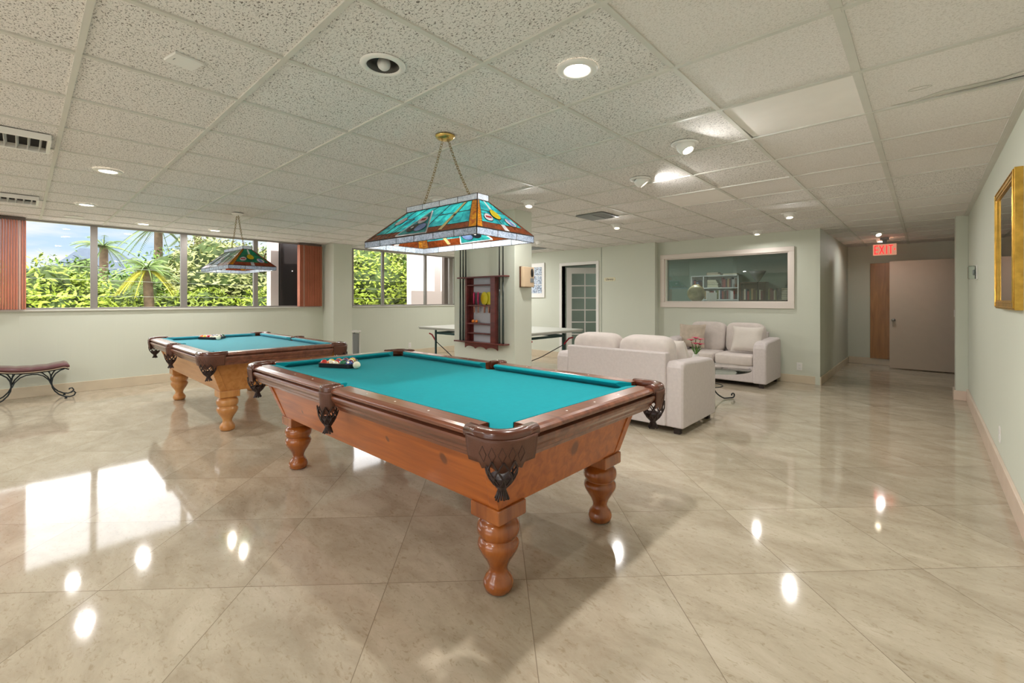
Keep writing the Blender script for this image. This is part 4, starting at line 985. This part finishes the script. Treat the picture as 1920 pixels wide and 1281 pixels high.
# flowers in a vase
r = thing('flower_vase', 'white vase of pink lily flowers on the glass coffee table', 'flowers', (-2.22, 5.98, .422))
MB().lathe([(.03, 0), (.04, .01), (.045, .06), (.04, .11), (.035, .13), (.038, .14), (.034, .14), (.03, .12)], n=24).build('vase', 'soil', r)
rr = random.Random(4); ms = MB(); 
for i, (fx, fy, fz) in enumerate(((0, 0, .36), (-.05, -.02, .33), (.05, .03, .34), (.02, -.05, .29), (.06, .0, .28))):
    ms.tube([(0, 0, .08), (fx*.4, fy*.4, .2), (fx, fy, fz-.03)], .004, 6); m = MB()
    for k in range(6):
        a = k*PI/3+i; d = Vector((cos(a), sin(a), 0)); sd = d.cross(Vector((0, 0, 1))); p = Vector((fx, fy, fz-.02)); ring = []
        L_ = .06; A = [(0, .004), (.4, .02), (.75, .022), (1, .002)]
        lft = [p+d*L_*s_+sd*w_+Vector((0, 0, .045*s_-.03*s_*s_*s_)) for s_, w_ in A]; rgt = [p+d*L_*s_-sd*w_+Vector((0, 0, .045*s_-.03*s_*s_*s_)) for s_, w_ in A]
        b0 = len(m.v); m.v += [tuple(q) for q in lft+rgt]
        for j in range(3): m.face((b0+j, b0+j+1, b0+4+j+1, b0+4+j), 0, True)
    m.build('flower', 'petal', r)
for k in range(7):
    a = k*.9; d = Vector((cos(a), sin(a), 0)); ms.poly([(0, 0, .12), tuple(d*.05+d.cross(Vector((0, 0, 1)))*.015+Vector((0, 0, .2))), tuple(d*.08+Vector((0, 0, .22+.03*sin(k)))), tuple(d*.05-d.cross(Vector((0, 0, 1)))*.015+Vector((0, 0, .2)))])
ms.build('stems', 'stem', r)

# ------------------------------------------------------------------ iron bench
r = thing('iron_bench', 'burgundy leather bench with scrolled wrought iron legs by the left wall', 'bench', (-8.33, .085, 0))
LB = .335; DB = .17
def seat_z(s): return .40+.035*math.cos(PI*(1-abs(s))*1.0)*-1*0+(.045*abs(s)**2.2 if abs(s) < .86 else .045*.86**2.2-(abs(s)-.86)*.16)
rings = []
n = 36
for k in range(n+1):
    s_ = -1+2*k/n; y = s_*LB; z = seat_z(s_); e = (1-max(0, (abs(s_)-.93)/.07)**2*.6); 
    tuft = .006*abs(sin(s_*PI*2.5))
    ring = []
    for q in range(16):
        a = 2*PI*q/16; cx_ = math.copysign(abs(cos(a))**.45, cos(a)); sz = math.copysign(abs(sin(a))**.8, sin(a))
        ring.append((DB*cx_, y, z+sz*(.034*e+tuft*(sz > 0))))
    rings.append(ring)
MB().loft([q[::-1] for q in rings], sm=True).build('seat_cushion', 'burg', r)
m = MB()
for x in (-DB-.004, DB+.004): m.tube([(x, (-1+2*k/n)*LB*.99, seat_z(-1+2*k/n)-.026) for k in range(n+1)], .006, 6)
m.build('piping', 'cord', r)
m = MB()
for x in (-DB+.01, DB-.01): m.tube([(x, (-1+2*k/n)*LB*.98, seat_z(-1+2*k/n)-.038) for k in range(n+1)], .008, 6)
for s_ in (-.6, 0, .6): m.tube([(-DB+.01, s_*LB, seat_z(s_)-.038), (DB-.01, s_*LB, seat_z(s_)-.038)], .007, 6)
m.build('seat_frame', 'wiron', r)
for x in (-DB+.01, DB-.01):
    for s_ in (-1, 1):
        m = MB()
        # outer C: seat end curves in to the crossing then sweeps out to the scrolled foot
        cr = .17
        pts = [(s_*LB*.86, .385), (s_*.25, .37), (s_*.205, .33), (s_*.18, .28), (s_*.172, .22), (s_*.178, .16), (s_*.20, .11), (s_*.24, .06), (s_*.29, .028), (s_*.335, .018), (s_*.375, .03), (s_*.39, .06), (s_*.375, .085), (s_*.35, .08), (s_*.345, .065)]
        m.tube([(x, p[0], p[1]) for p in pts], .0085, 6)
        arcp = [(0, .345), (s_*.05, .34), (s_*.10, .315), (s_*.145, .26), (s_*.168, .20)]
        m.tube([(x, p[0], p[1]) for p in arcp], .0075, 6)
        m.tube([(x, p[0], p[1]) for p in [(s_*.135, .38), (s_*.16, .33), (s_*.172, .27), (s_*.174, .22)]], .0065, 6)
        m.lathe([(.014, 0), (.014, .012)], (x, s_*.30, 0), 12); m.box(x-.008, s_*.30-.008, .010, x+.008, s_*.30+.008, .03)
        m.build('leg', 'wiron', r)

# ------------------------------------------------------------------ white frame stand behind the pier
r = thing('white_stand', 'narrow white metal frame stand tucked behind the square wall pier', 'stand', (-8.45, 4.50, 0))
m = MB()
for x in (-.1, .1):
    for y in (-.08, .08): m.tube([(x, y, 0), (x, y, .64)], .01, 8)
m.box(-.12, -.10, .63, .12, .10, .655); m.build('frame', 'white', r); MB().box(-.09, -.07, .04, .09, .07, .60).build('body', 'grey', r)

# ------------------------------------------------------------------ ping pong table
r = thing('table_tennis_table', 'grey-topped table tennis table with green steel legs behind the column', 'table', (-5.80, 5.91, 0))
MB().box(-1.37, -.7625, .74, 1.37, .7625, .76).build('table_top', ['pplat'], r, bev=.002)
MB().box(-1.36, -.75, .715, 1.36, -.735, .74).box(-1.36, .735, .715, 1.36, .75, .74).box(-1.36, -.735, .715, -1.345, .735, .74).box(1.345, -.735, .715, 1.36, .735, .74).build('table_apron', 'pplatn', r)
for s_ in (-1, 1):
    for y in (-.55, .55): MB().tube([(s_*1.10, y, 0), (s_*1.10, y, .735)], .02, 10).build('leg', 'greenm', r)
    MB().box(s_*1.10-.012, -.55, .62, s_*1.10+.012, .55, .66).build('crossbar', 'greenm', r)
for y in (-.55, .55):
    MB().box(-1.10, y-.012, .62, 1.10, y+.012, .66).build('crossbar', 'greenm', r)
    for s_ in (-1, 1):
        MB().tube([(s_*1.30, y, .62), (s_*1.22, y, .60), (s_*1.10, y, .48)], .014, 8).build('brace', 'redm', r)
        MB().tube([(s_*1.10, y, .48), (s_*.6, y, .22), (s_*.3, y, .10)], .008, 8).build('brace', 'black', r)

# ------------------------------------------------------------------ cue rack on the column
YC = 3.9
r = thing('cue_rack', 'dark mahogany wall rack for cues and paddles on the column', 'wall rack', (-4.06, YC, .72))
def bx(x0, x1, z0, z1, y0=-.085, y1=0): return (x0+4.06, y0, z0-.72, x1+4.06, y1, z1-.72)
MB().box(*bx(-4.315, -4.285, .75, 1.545)).box(*bx(-3.86, -3.785, .75, 1.55)).build('side_panel', 'mahog', r, bev=.003)
MB().box(*bx(-4.285, -3.86, .75, 1.545, -.008)).build('back_panel', 'lav', r)
MB().box(*bx(-4.285, -4.235, .75, 1.545, -.010)).build('inner_stile', 'mahog', r)
for z in (1.455, 1.20, .975, .855): MB().box(*bx(-4.285, -3.86, z-.008, z+.008, -.075)).build('shelf', 'mahog', r, bev=.002)
MB().box(*bx(-4.47, -3.62, 1.545, 1.562, -.09)).build('cue_holder', 'mahog', r, bev=.003)
MB().box(*bx(-4.52, -3.62, .735, .752, -.10)).build('base_shelf', 'mahog', r, bev=.003)
pr = [(-4.33+4.06, .735-.72), (-4.33+4.06, .665-.72)]
for k in range(1, 24):
    u = k/24; pr.append((-.27+.58*u, -.055+.028*abs(sin(u*PI*3))**.6))
pr += [(.31, -.055), (.31, .015)]
m = MB(); m.loft([[(x, -.075, z) for x, z in pr], [(x, -.06, z) for x, z in pr]]); m.build('scalloped_apron', 'mahog', r)
r_ = r
for i, (x, lb) in enumerate(((-4.44, 'dark cue stick leftmost in the rack on the column'), (-4.385, 'dark cue stick second from the left in the column rack'), (-4.335, 'thin dark cue stick right against the left side of the rack'), (-3.735, 'dark cue stick just right of the rack cabinet'), (-3.675, 'dark cue stick rightmost in the rack on the column'))):
    r = thing('cue_stick', lb, 'cue stick', (x, YC-.055, .753), group='cue sticks in the column rack')
    MB().lathe([(.014, 0), (.0145, .01), (.0125, .30), (.011, .45), (.0095, .75)], n=14).build('butt', 'cue', r)
    MB().lathe([(.0095, .75), (.006, 1.42), (.0065, 1.43), (.006, 1.445)], n=12).build('shaft', 'cue', r)
for i, (x, mt, az, lb) in enumerate(((-4.185, 'pinkr', -.85, 'pink paddle leftmost in the rack'), (-4.11, 'pinkr', -.85, 'pink paddle second from left in the rack'), (-4.0, 'yelr', -.2, 'yellow paddle third from left in the rack'), (-3.92, 'yelr', -.15, 'yellow paddle rightmost in the rack'))):
    r = thing('table_tennis_paddle', lb, 'paddle', (x, YC-.045, 1.212), az, group='paddles in the column rack')
    R_ = .078; q = [(R_*sin(2*PI*k/28), .078+R_*1.03*cos(2*PI*k/28)) for k in range(28)]
    m = MB(); m.loft([[(a_, -.006, z) for a_, z in q], [(a_, .006, z) for a_, z in q]][::-1]); m.build('blade', mt, r, bev=.001)
    MB().box(-.012, -.009, -.10, .012, .009, .012).build('handle', 'hand', r, bev=.004)
for x, lb in ((-4.20, 'left'), (-4.14, 'right')):
    tag(MB().sphere((0, 0, .02), .02, 20, 14).build('table_tennis_ball', 'orange', loc=(x, YC-.05, .9835)), 'orange table tennis ball on the rack shelf, %s one of two' % lb, 'ball')
# wall phone on the column side
r = thing('wall_phone', 'beige wall box with black handset on the side of the column', 'telephone', (-3.539, 4.07, 1.42))
MB().box(0, -.09, 0, .02, .11, .25).build('backboard', 'brownb', r, bev=.004)
MB().box(.02, -.085, .005, .07, .105, .245).build('housing', 'beige', r, bev=.008)
MB().sq((.074, .06, .175), (.008, .022, .05), .9).build('handset', 'black', r); MB().box(.07, .03, .06, .074, .09, .11).build('keypad', 'grey', r)

# ------------------------------------------------------------------ pictures, sign, plates
def framed(label, cat, origin, mk): pass
r = thing('framed_picture', 'white framed blue and white print of six panels on the library wall', 'picture', (-6.62, YB, 1.32))
m = MB(); m.box(-.35, -.025, 0, .35, 0, .78); m.build('frame', 'white', r, bev=.004)
pmx, nt, b_, o_ = newmat('blue_sketch'); tc = N(nt, 'ShaderNodeTexCoord'); nn = N(nt, 'ShaderNodeTexNoise', i_Scale=28., i_Detail=6., i_Distortion=2.); rp = N(nt, 'ShaderNodeValToRGB')
rp.color_ramp.elements[0].position = .42; rp.color_ramp.elements[0].color = lin((70, 86, 116)); rp.color_ramp.elements[1].position = .55; rp.color_ramp.elements[1].color = lin((206, 220, 236))
L(nt, tc.outputs['Object'], nn.inputs['Vector']); L(nt, nn.outputs['Fac'], rp.inputs['Fac']); L(nt, rp.outputs['Color'], b_.inputs['Base Color'])
m = MB()
for i in range(4):
    for j in range(3): m.box(-.27+i*.14, -.028, .10+j*.2, -.27+i*.14+.128, -.024, .10+j*.2+.188)
m.build('print', pmx, r); 
r = thing('gold_framed_picture', 'gold framed glazed picture on the right wall', 'picture', (XR, 4.20, 1.215))
m = MB(); y0, y1, z0, z1 = -.46, .46, 0, .80; t = .055; d = .035
m.box(-d, y0, z0, 0, y0+t, z1); m.box(-d, y1-t, z0, 0, y1, z1); m.box(-d, y0+t, z0, 0, y1-t, z0+t); m.box(-d, y0+t, z1-t, 0, y1-t, z1)
for q in (0, 1):
    e = .012+q*.03
    m.tube([(-d-.002, y0+e, z0+e), (-d-.002, y1-e, z0+e), (-d-.002, y1-e, z1-e), (-d-.002, y0+e, z1-e)], .005, 6, closed=True)
m.build('frame', 'gold', r, bev=.003)
pmx2, nt, b_, o_ = newmat('harbour_painting'); tc = N(nt, 'ShaderNodeTexCoord'); sx = N(nt, 'ShaderNodeSeparateXYZ'); L(nt, tc.outputs['Object'], sx.inputs[0]); nn = N(nt, 'ShaderNodeTexNoise', i_Scale=7., i_Detail=4.); L(nt, tc.outputs['Object'], nn.inputs['Vector'])
ad = N(nt, 'ShaderNodeMath', operation='MULTIPLY_ADD'); ad.inputs[1].default_value = .25; L(nt, nn.outputs['Fac'], ad.inputs[0]); L(nt, sx.outputs[2], ad.inputs[2]); rp = N(nt, 'ShaderNodeValToRGB')
for pos, cc in ((.2, (150, 104, 62)), (.45, (150, 96, 56)), (.5, (70, 56, 62)), (.62, (84, 66, 66)), (.68, (196, 152, 100)), (.85, (150, 160, 176))):
    e = rp.color_ramp.elements.new(pos); e.color = lin(cc)
L(nt, ad.outputs[0], rp.inputs['Fac']); L(nt, rp.outputs['Color'], b_.inputs['Base Color'])
MB().box(-.012, y0+t, z0+t, -.006, y1-t, z1-t).build('painting', pmx2, r)
MB().box(-.026, y0+t, z0+t, -.024, y1-t, z1-t).build('glazing', 'clear', r)
# library name plate
r = thing('name_plate', 'small cream plate reading Library beside the french door', 'sign', (-4.63, YB, 1.645))
MB().box(-.125, -.006, 0, .125, 0, .07).build('plate', 'paper', r, bev=.002)
cu = bpy.data.curves.new('lettering', 'FONT'); cu.body = 'Library'; cu.size = .06; cu.align_x = 'CENTER'; cu.extrude = .0005; cu.materials.append(M['ink'])
o = bpy.data.objects.new('lettering_curve', cu); me_ = bpy.data.meshes.new_from_object(o); bpy.data.objects.remove(o); o = bpy.data.objects.new('lettering', me_); C.objects.link(o); o.parent = r; o.location = (0, -.008, .018); o.rotation_euler = (PI/2, 0, 0)
def outlet(label, loc, rz):
    r = thing('wall_outlet', label, 'outlet', loc, rz)
    MB().box(-.036, -.006, -.058, .036, 0, .058).build('cover_plate', 'white', r, bev=.002)
    MB().box(-.017, -.009, .008, .017, -.005, .038).box(-.017, -.009, -.038, .017, -.005, -.008).build('receptacle', 'dimw', r, bev=.002)
outlet('white wall outlet low under the interior window, right of the loveseat', (-1.42, YR, .25), 0)
outlet('white wall outlet low under the second window', (XW, 5.96, .24), -PI/2*-1)
outlet('white wall outlet low on the right wall', (XR, 4.78, .30), -PI/2)
r = thing('thermostat', 'thermostat under a clear plastic cover on the right wall', 'thermostat', (XR, 6.75, 1.56))
MB().box(-.012, -.06, -.075, 0, .06, .075).build('backplate', 'white', r, bev=.004)
MB().box(-.07, -.055, -.07, -.012, .055, .07).build('cover', 'clear', r, bev=.012)
MB().lathe([(.03, -.012), (.03, -.03), (.024, -.035), (0, -.035)], (0, 0, .0), 24, axis='x').build('dial', 'grey', r)

# ------------------------------------------------------------------ library contents
YL = 10.82
def bookcase(label, x0, x1, ztop, shelves, mat, y0=YL, depth=.28, mid=()):
    r = thing('bookcase', label, 'bookcase', (x0, y0, 0)); w = x1-x0; m = MB(); t = .025
    m.box(0, 0, 0, t, depth, ztop); m.box(w-t, 0, 0, w, depth, ztop)
    for q in mid: m.box(q-x0-t/2, 0, 0, q-x0+t/2, depth, ztop)
    m.build('side_panel', mat, r); MB().box(0, 0, ztop-t, w, depth, ztop).build('top_board', mat, r); MB().box(t, depth-.01, 0, w-t, depth, ztop-t).build('back_panel', mat, r)
    for z in shelves:
        xs = [x0]+list(mid)+[x1]
        for a, b_ in zip(xs, xs[1:]): MB().box(a-x0+t*(1 if a == x0 else .5), .0, z-t, b_-x0-t*(1 if b_ == x1 else .5), depth-.01, z).build('shelf', mat, r)
bookcase('white bookcase full of books inside the library', -4.13, -3.07, 1.84, (.5, .9, 1.285, 1.555), 'shelfw', mid=(-3.84,))
bookcase('low dark bookcase right of the white bookcase in the library', -3.05, -2.53, 1.66, (.5, .9, 1.27), 'shelfb')
bookcase('long low shelf unit at the right end of the library', -2.51, -1.45, 1.27, (.5, .9), 'shelfb')
BC = [('maroon', (110, 44, 48)), ('navy', (44, 54, 84)), ('grey', (150, 152, 150)), ('cream', (214, 206, 184)), ('green', (74, 96, 66)), ('tan', (168, 140, 96)), ('black', (34, 34, 36)), ('blue', (70, 96, 140)), ('brown', (96, 66, 44)), ('white', (222, 222, 218)), ('red', (150, 50, 50)), ('olive', (120, 118, 60))]
BM = {k: pm('cover_'+k, v, .6) for k, v in BC}
ordn = ['first', 'second', 'third', 'fourth', 'fifth', 'sixth', 'seventh', 'eighth', 'ninth', 'tenth', 'eleventh', 'twelfth', 'thirteenth', 'fourteenth', 'fifteenth', 'sixteenth', 'seventeenth', 'eighteenth', 'nineteenth', 'twentieth', 'twenty-first', 'twenty-second', 'twenty-third', 'twenty-fourth', 'twenty-fifth', 'twenty-sixth', 'twenty-seventh', 'twenty-eighth', 'twenty-ninth', 'thirtieth']
def books(x0, x1, z, hmin, hmax, where, seed, y0=YL+.03):
    rr = random.Random(seed); x = x0; k = 0
    while True:
        w = rr.uniform(.022, .042)
        if x+w > x1 or k >= 30: break
        hgt = rr.uniform(hmin, hmax); nm, _ = rr.choice(BC); d = rr.uniform(.14, .18)
        m = MB(); m.box(0, 0, 0, w*.94, .004, hgt, 0); m.box(0, .004, 0, .003, d, hgt, 0); m.box(w*.94-.003, .004, 0, w*.94, d, hgt, 0); m.box(.003, .004, .004, w*.94-.003, d-.004, hgt-.004, 1)
        o = m.build('book', [BM[nm], 'paper'], loc=(x, y0, z))
        tag(o, '%s book, %s from the left on %s' % (nm, ordn[k], where), 'book', 'books on '+where); x += w; k += 1
books(-4.09, -3.87, 1.557, .14, .20, 'the upper left shelf of the white bookcase', 1)
books(-3.44, -3.11, 1.557, .17, .225, 'the upper right shelf of the white bookcase', 2)
books(-3.81, -3.11, 1.287, .17, .215, 'the middle right shelf of the white bookcase', 3)
books(-4.09, -3.87, 1.287, .15, .2, 'the middle left shelf of the white bookcase', 31)
books(-3.02, -2.57, 1.272, .19, .25, 'the upper shelf of the low dark bookcase', 4)
books(-2.49, -2.28, 1.272, .18, .25, 'the top of the long low shelf unit', 5)
def flat(x, y, z, w, d, h, col, lb):
    m = MB(); m.box(0, 0, 0, w, d, .004, 0); m.box(0, 0, h-.004, w, d, h, 0); m.box(0, 0, .004, .004, d, h-.004, 0); m.box(.004, .004, .004, w-.004, d-.004, h-.004, 1)
    tag(m.build('book', [BM[col], 'paper'], loc=(x, y, z)), lb, 'book', 'books lying flat in the library')
for k, (w, c_, lb) in enumerate(((.25, 'cream', 'bottom'), (.24, 'olive', 'second from the bottom'), (.25, 'green', 'third from the bottom'), (.22, 'tan', 'fourth from the bottom'), (.2, 'cream', 'topmost'))):
    flat(-3.76, YL+.03, 1.557+.036*k, w, .18, .035, c_, '%s book lying flat in the white bookcase, %s of its stack' % (c_, lb))
for k, (w, c_, lb) in enumerate(((.3, 'red', 'lower'), (.26, 'maroon', 'upper'))): flat(-3.78, YL+.05, 1.842+.034*k, w, .2, .033, c_, '%s book lying on top of the white bookcase, %s one' % (c_, lb))
flat(-3.42, YL+.05, 1.842, .3, .2, .03, 'tan', 'tan book lying alone on the right top of the white bookcase')
for k, c_ in enumerate(('black', 'grey', 'navy', 'black', 'grey', 'black', 'brown')): flat(-2.24, YL+.02, 1.272+.036*k, .30-.01*(k % 3), .22, .035, c_, '%s flat volume, %s from the bottom of the stack at the library right' % (c_, ordn[k]))
for k, c_ in enumerate(('grey', 'blue', 'grey', 'navy', 'grey')): flat(-1.9, YL+.02, 1.272+.045*k, .33-.01*(k % 2), .22, .044, c_, '%s flat volume, %s from the bottom of the farthest right stack' % (c_, ordn[k]))
tag(MB().box(0, 0, 0, .22, .012, .20).build('grey_card_box', 'card', loc=(-3.75, YL-.02, 1.24), bev=.002), 'plain grey card leaning on the front of the white bookcase', 'card')
r = thing('console_cabinet', 'low cabinet inside the library below the interior window', 'cabinet', (-3.3, 9.15, 0))
MB().box(-.6, -.2, .05, .9, .2, 1.10).build('body', 'shelfb', r, bev=.005); MB().box(-.62, -.22, 1.10, .92, .22, 1.125).build('cabinet_top', 'shelfb', r, bev=.003)
r = thing('globe', 'old yellowed globe on a stand seen through the interior window', 'globe', (-3.39, 9.15, 1.125))
MB().sphere((0, 0, .275), .165, 32, 20).build('sphere', 'globe', r); MB().tube([(.175*sin(a*PI/12+.4)*1, 0, .275-.175*cos(a*PI/12+.4)) for a in range(13)], .006, 6).lathe([(.1, 0), (.1, .012), (.02, .03), (.012, .1)], n=24).build('stand', 'brass', r)
r = thing('floor_lamp', 'torch style uplighter lamp with funnel shade in the library', 'lamp', (-2.62, 10.55, 0))
MB().lathe([(.13, 0), (.13, .02), (.012, .03), (.012, 1.66)], n=20).build('pole', 'black', r); MB().lathe([(.02, 1.65), (.06, 1.70), (.12, 1.80), (.16, 1.88), (.155, 1.88), (.05, 1.7)], n=28, cap=False).build('lamp_shade', 'grey', r)
# potted plant glimpsed through the french door
r = thing('potted_plant', 'leafy potted plant glimpsed through the glazed library door', 'plant', (-4.75, 9.75, 0))
MB().lathe([(.12, 0), (.16, .3), (.165, .32), (.14, .3)], n=24).build('pot', 'soil', r); m = MB(); rr = random.Random(9)
for k in range(40):
    a = rr.uniform(0, 6.28); l_ = rr.uniform(.25, .5); d_ = Vector((cos(a), sin(a), 0)); sd = d_.cross(Vector((0, 0, 1))); z = .3+rr.uniform(0, .4); e = rr.uniform(.3, 1.2)
    A = Vector((0, 0, z)); B = A+d_*l_*.5+Vector((0, 0, l_*e*.6)); D2 = A+d_*l_+Vector((0, 0, l_*e*.5)); m.poly([A, B+sd*.04, D2, B-sd*.04])
m.build('leaves', 'leaf2', r)

# ------------------------------------------------------------------ world, sun, camera
wd = bpy.data.worlds.new('world'); S.world = wd; wd.use_nodes = True; nt = wd.node_tree; bg = nt.nodes['Background']
tc = N(nt, 'ShaderNodeTexCoord'); sx = N(nt, 'ShaderNodeSeparateXYZ'); L(nt, tc.outputs['Generated'], sx.inputs[0])
r1 = N(nt, 'ShaderNodeValToRGB'); e = r1.color_ramp.elements; e[0].position = .0; e[0].color = lin((226, 242, 252)); e[1].position = .28; e[1].color = lin((136, 200, 248)); L(nt, sx.outputs[2], r1.inputs['Fac'])
mp = N(nt, 'ShaderNodeMapping'); mp.inputs['Scale'].default_value = (1, 1, 5.5); L(nt, tc.outputs['Generated'], mp.inputs['Vector'])
nn = N(nt, 'ShaderNodeTexNoise', i_Scale=3.4, i_Detail=7., i_Roughness=.55); L(nt, mp.outputs[0], nn.inputs['Vector'])
r2 = N(nt, 'ShaderNodeValToRGB'); r2.color_ramp.elements[0].position = .42; r2.color_ramp.elements[1].position = .58; L(nt, nn.outputs['Fac'], r2.inputs['Fac'])
mx = N(nt, 'ShaderNodeMix', data_type='RGBA'); mx.inputs[7].default_value = (1, 1, 1, 1); hz = N(nt, 'ShaderNodeMapRange'); hz.inputs[1].default_value = .14; hz.inputs[2].default_value = .26; L(nt, sx.outputs[2], hz.inputs[0]); cm = N(nt, 'ShaderNodeMath', operation='MAXIMUM'); L(nt, r2.outputs['Color'], cm.inputs[0]); L(nt, hz.outputs[0], cm.inputs[1]); L(nt, cm.outputs[0], mx.inputs[0]); L(nt, r1.outputs['Color'], mx.inputs[6])
# the high sky is brighter than the low sky seen through the panes
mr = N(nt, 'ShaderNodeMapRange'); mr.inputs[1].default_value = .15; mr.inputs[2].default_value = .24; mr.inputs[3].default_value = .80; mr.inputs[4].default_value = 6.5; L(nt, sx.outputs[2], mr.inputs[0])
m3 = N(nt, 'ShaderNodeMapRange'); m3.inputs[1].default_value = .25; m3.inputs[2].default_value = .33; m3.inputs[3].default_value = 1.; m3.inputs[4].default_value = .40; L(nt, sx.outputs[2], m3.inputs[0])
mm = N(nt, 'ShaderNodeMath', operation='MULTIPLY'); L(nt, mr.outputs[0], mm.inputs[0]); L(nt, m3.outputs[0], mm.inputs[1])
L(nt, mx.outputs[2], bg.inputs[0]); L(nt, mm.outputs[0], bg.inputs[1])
sl = bpy.data.lights.new('sun', 'SUN'); sl.energy = 4.6; sl.angle = .01; sl.color = (1, .95, .86)
so = bpy.data.objects.new('sun', sl); C.objects.link(so); so.rotation_euler = Vector((-.75, .35, -.8)).to_track_quat('-Z', 'Y').to_euler()
pl = bpy.data.lights.new('portal', 'AREA'); pl.shape = 'RECTANGLE'; pl.size = 3.6; pl.size_y = 2.15; pl.cycles.is_portal = True
po = bpy.data.objects.new('portal', pl); C.objects.link(po); po.location = (-2.1, YF-.1, 1.12); po.rotation_euler = (PI/2, 0, 0)
for y0, y1 in ((YF+.1, 3.9), (4.6, 7.25)):
    pl = bpy.data.lights.new('portal', 'AREA'); pl.shape = 'RECTANGLE'; pl.size = 1.15; pl.size_y = y1-y0; pl.cycles.is_portal = True
    po = bpy.data.objects.new('portal', pl); C.objects.link(po); po.location = (XW-.14, (y0+y1)/2, 1.74); po.rotation_euler = (0, -PI/2, 0)

cam = bpy.data.cameras.new('camera'); co = bpy.data.objects.new('camera', cam); C.objects.link(co)
co.location = (0, 0, 1.275); co.rotation_euler = (PI/2, 0, math.radians(42.56))
cam.sensor_fit = 'HORIZONTAL'; cam.sensor_width = 36; cam.lens = 844/1920*36; cam.shift_y = -(640.5-562)/1920; cam.clip_start = .02; cam.clip_end = 300
S.camera = co
S.view_settings.view_transform = 'Standard'; S.view_settings.look = 'None'; S.view_settings.gamma = 1; S.view_settings.use_curve_mapping = False
S.view_settings.exposure = 0.42
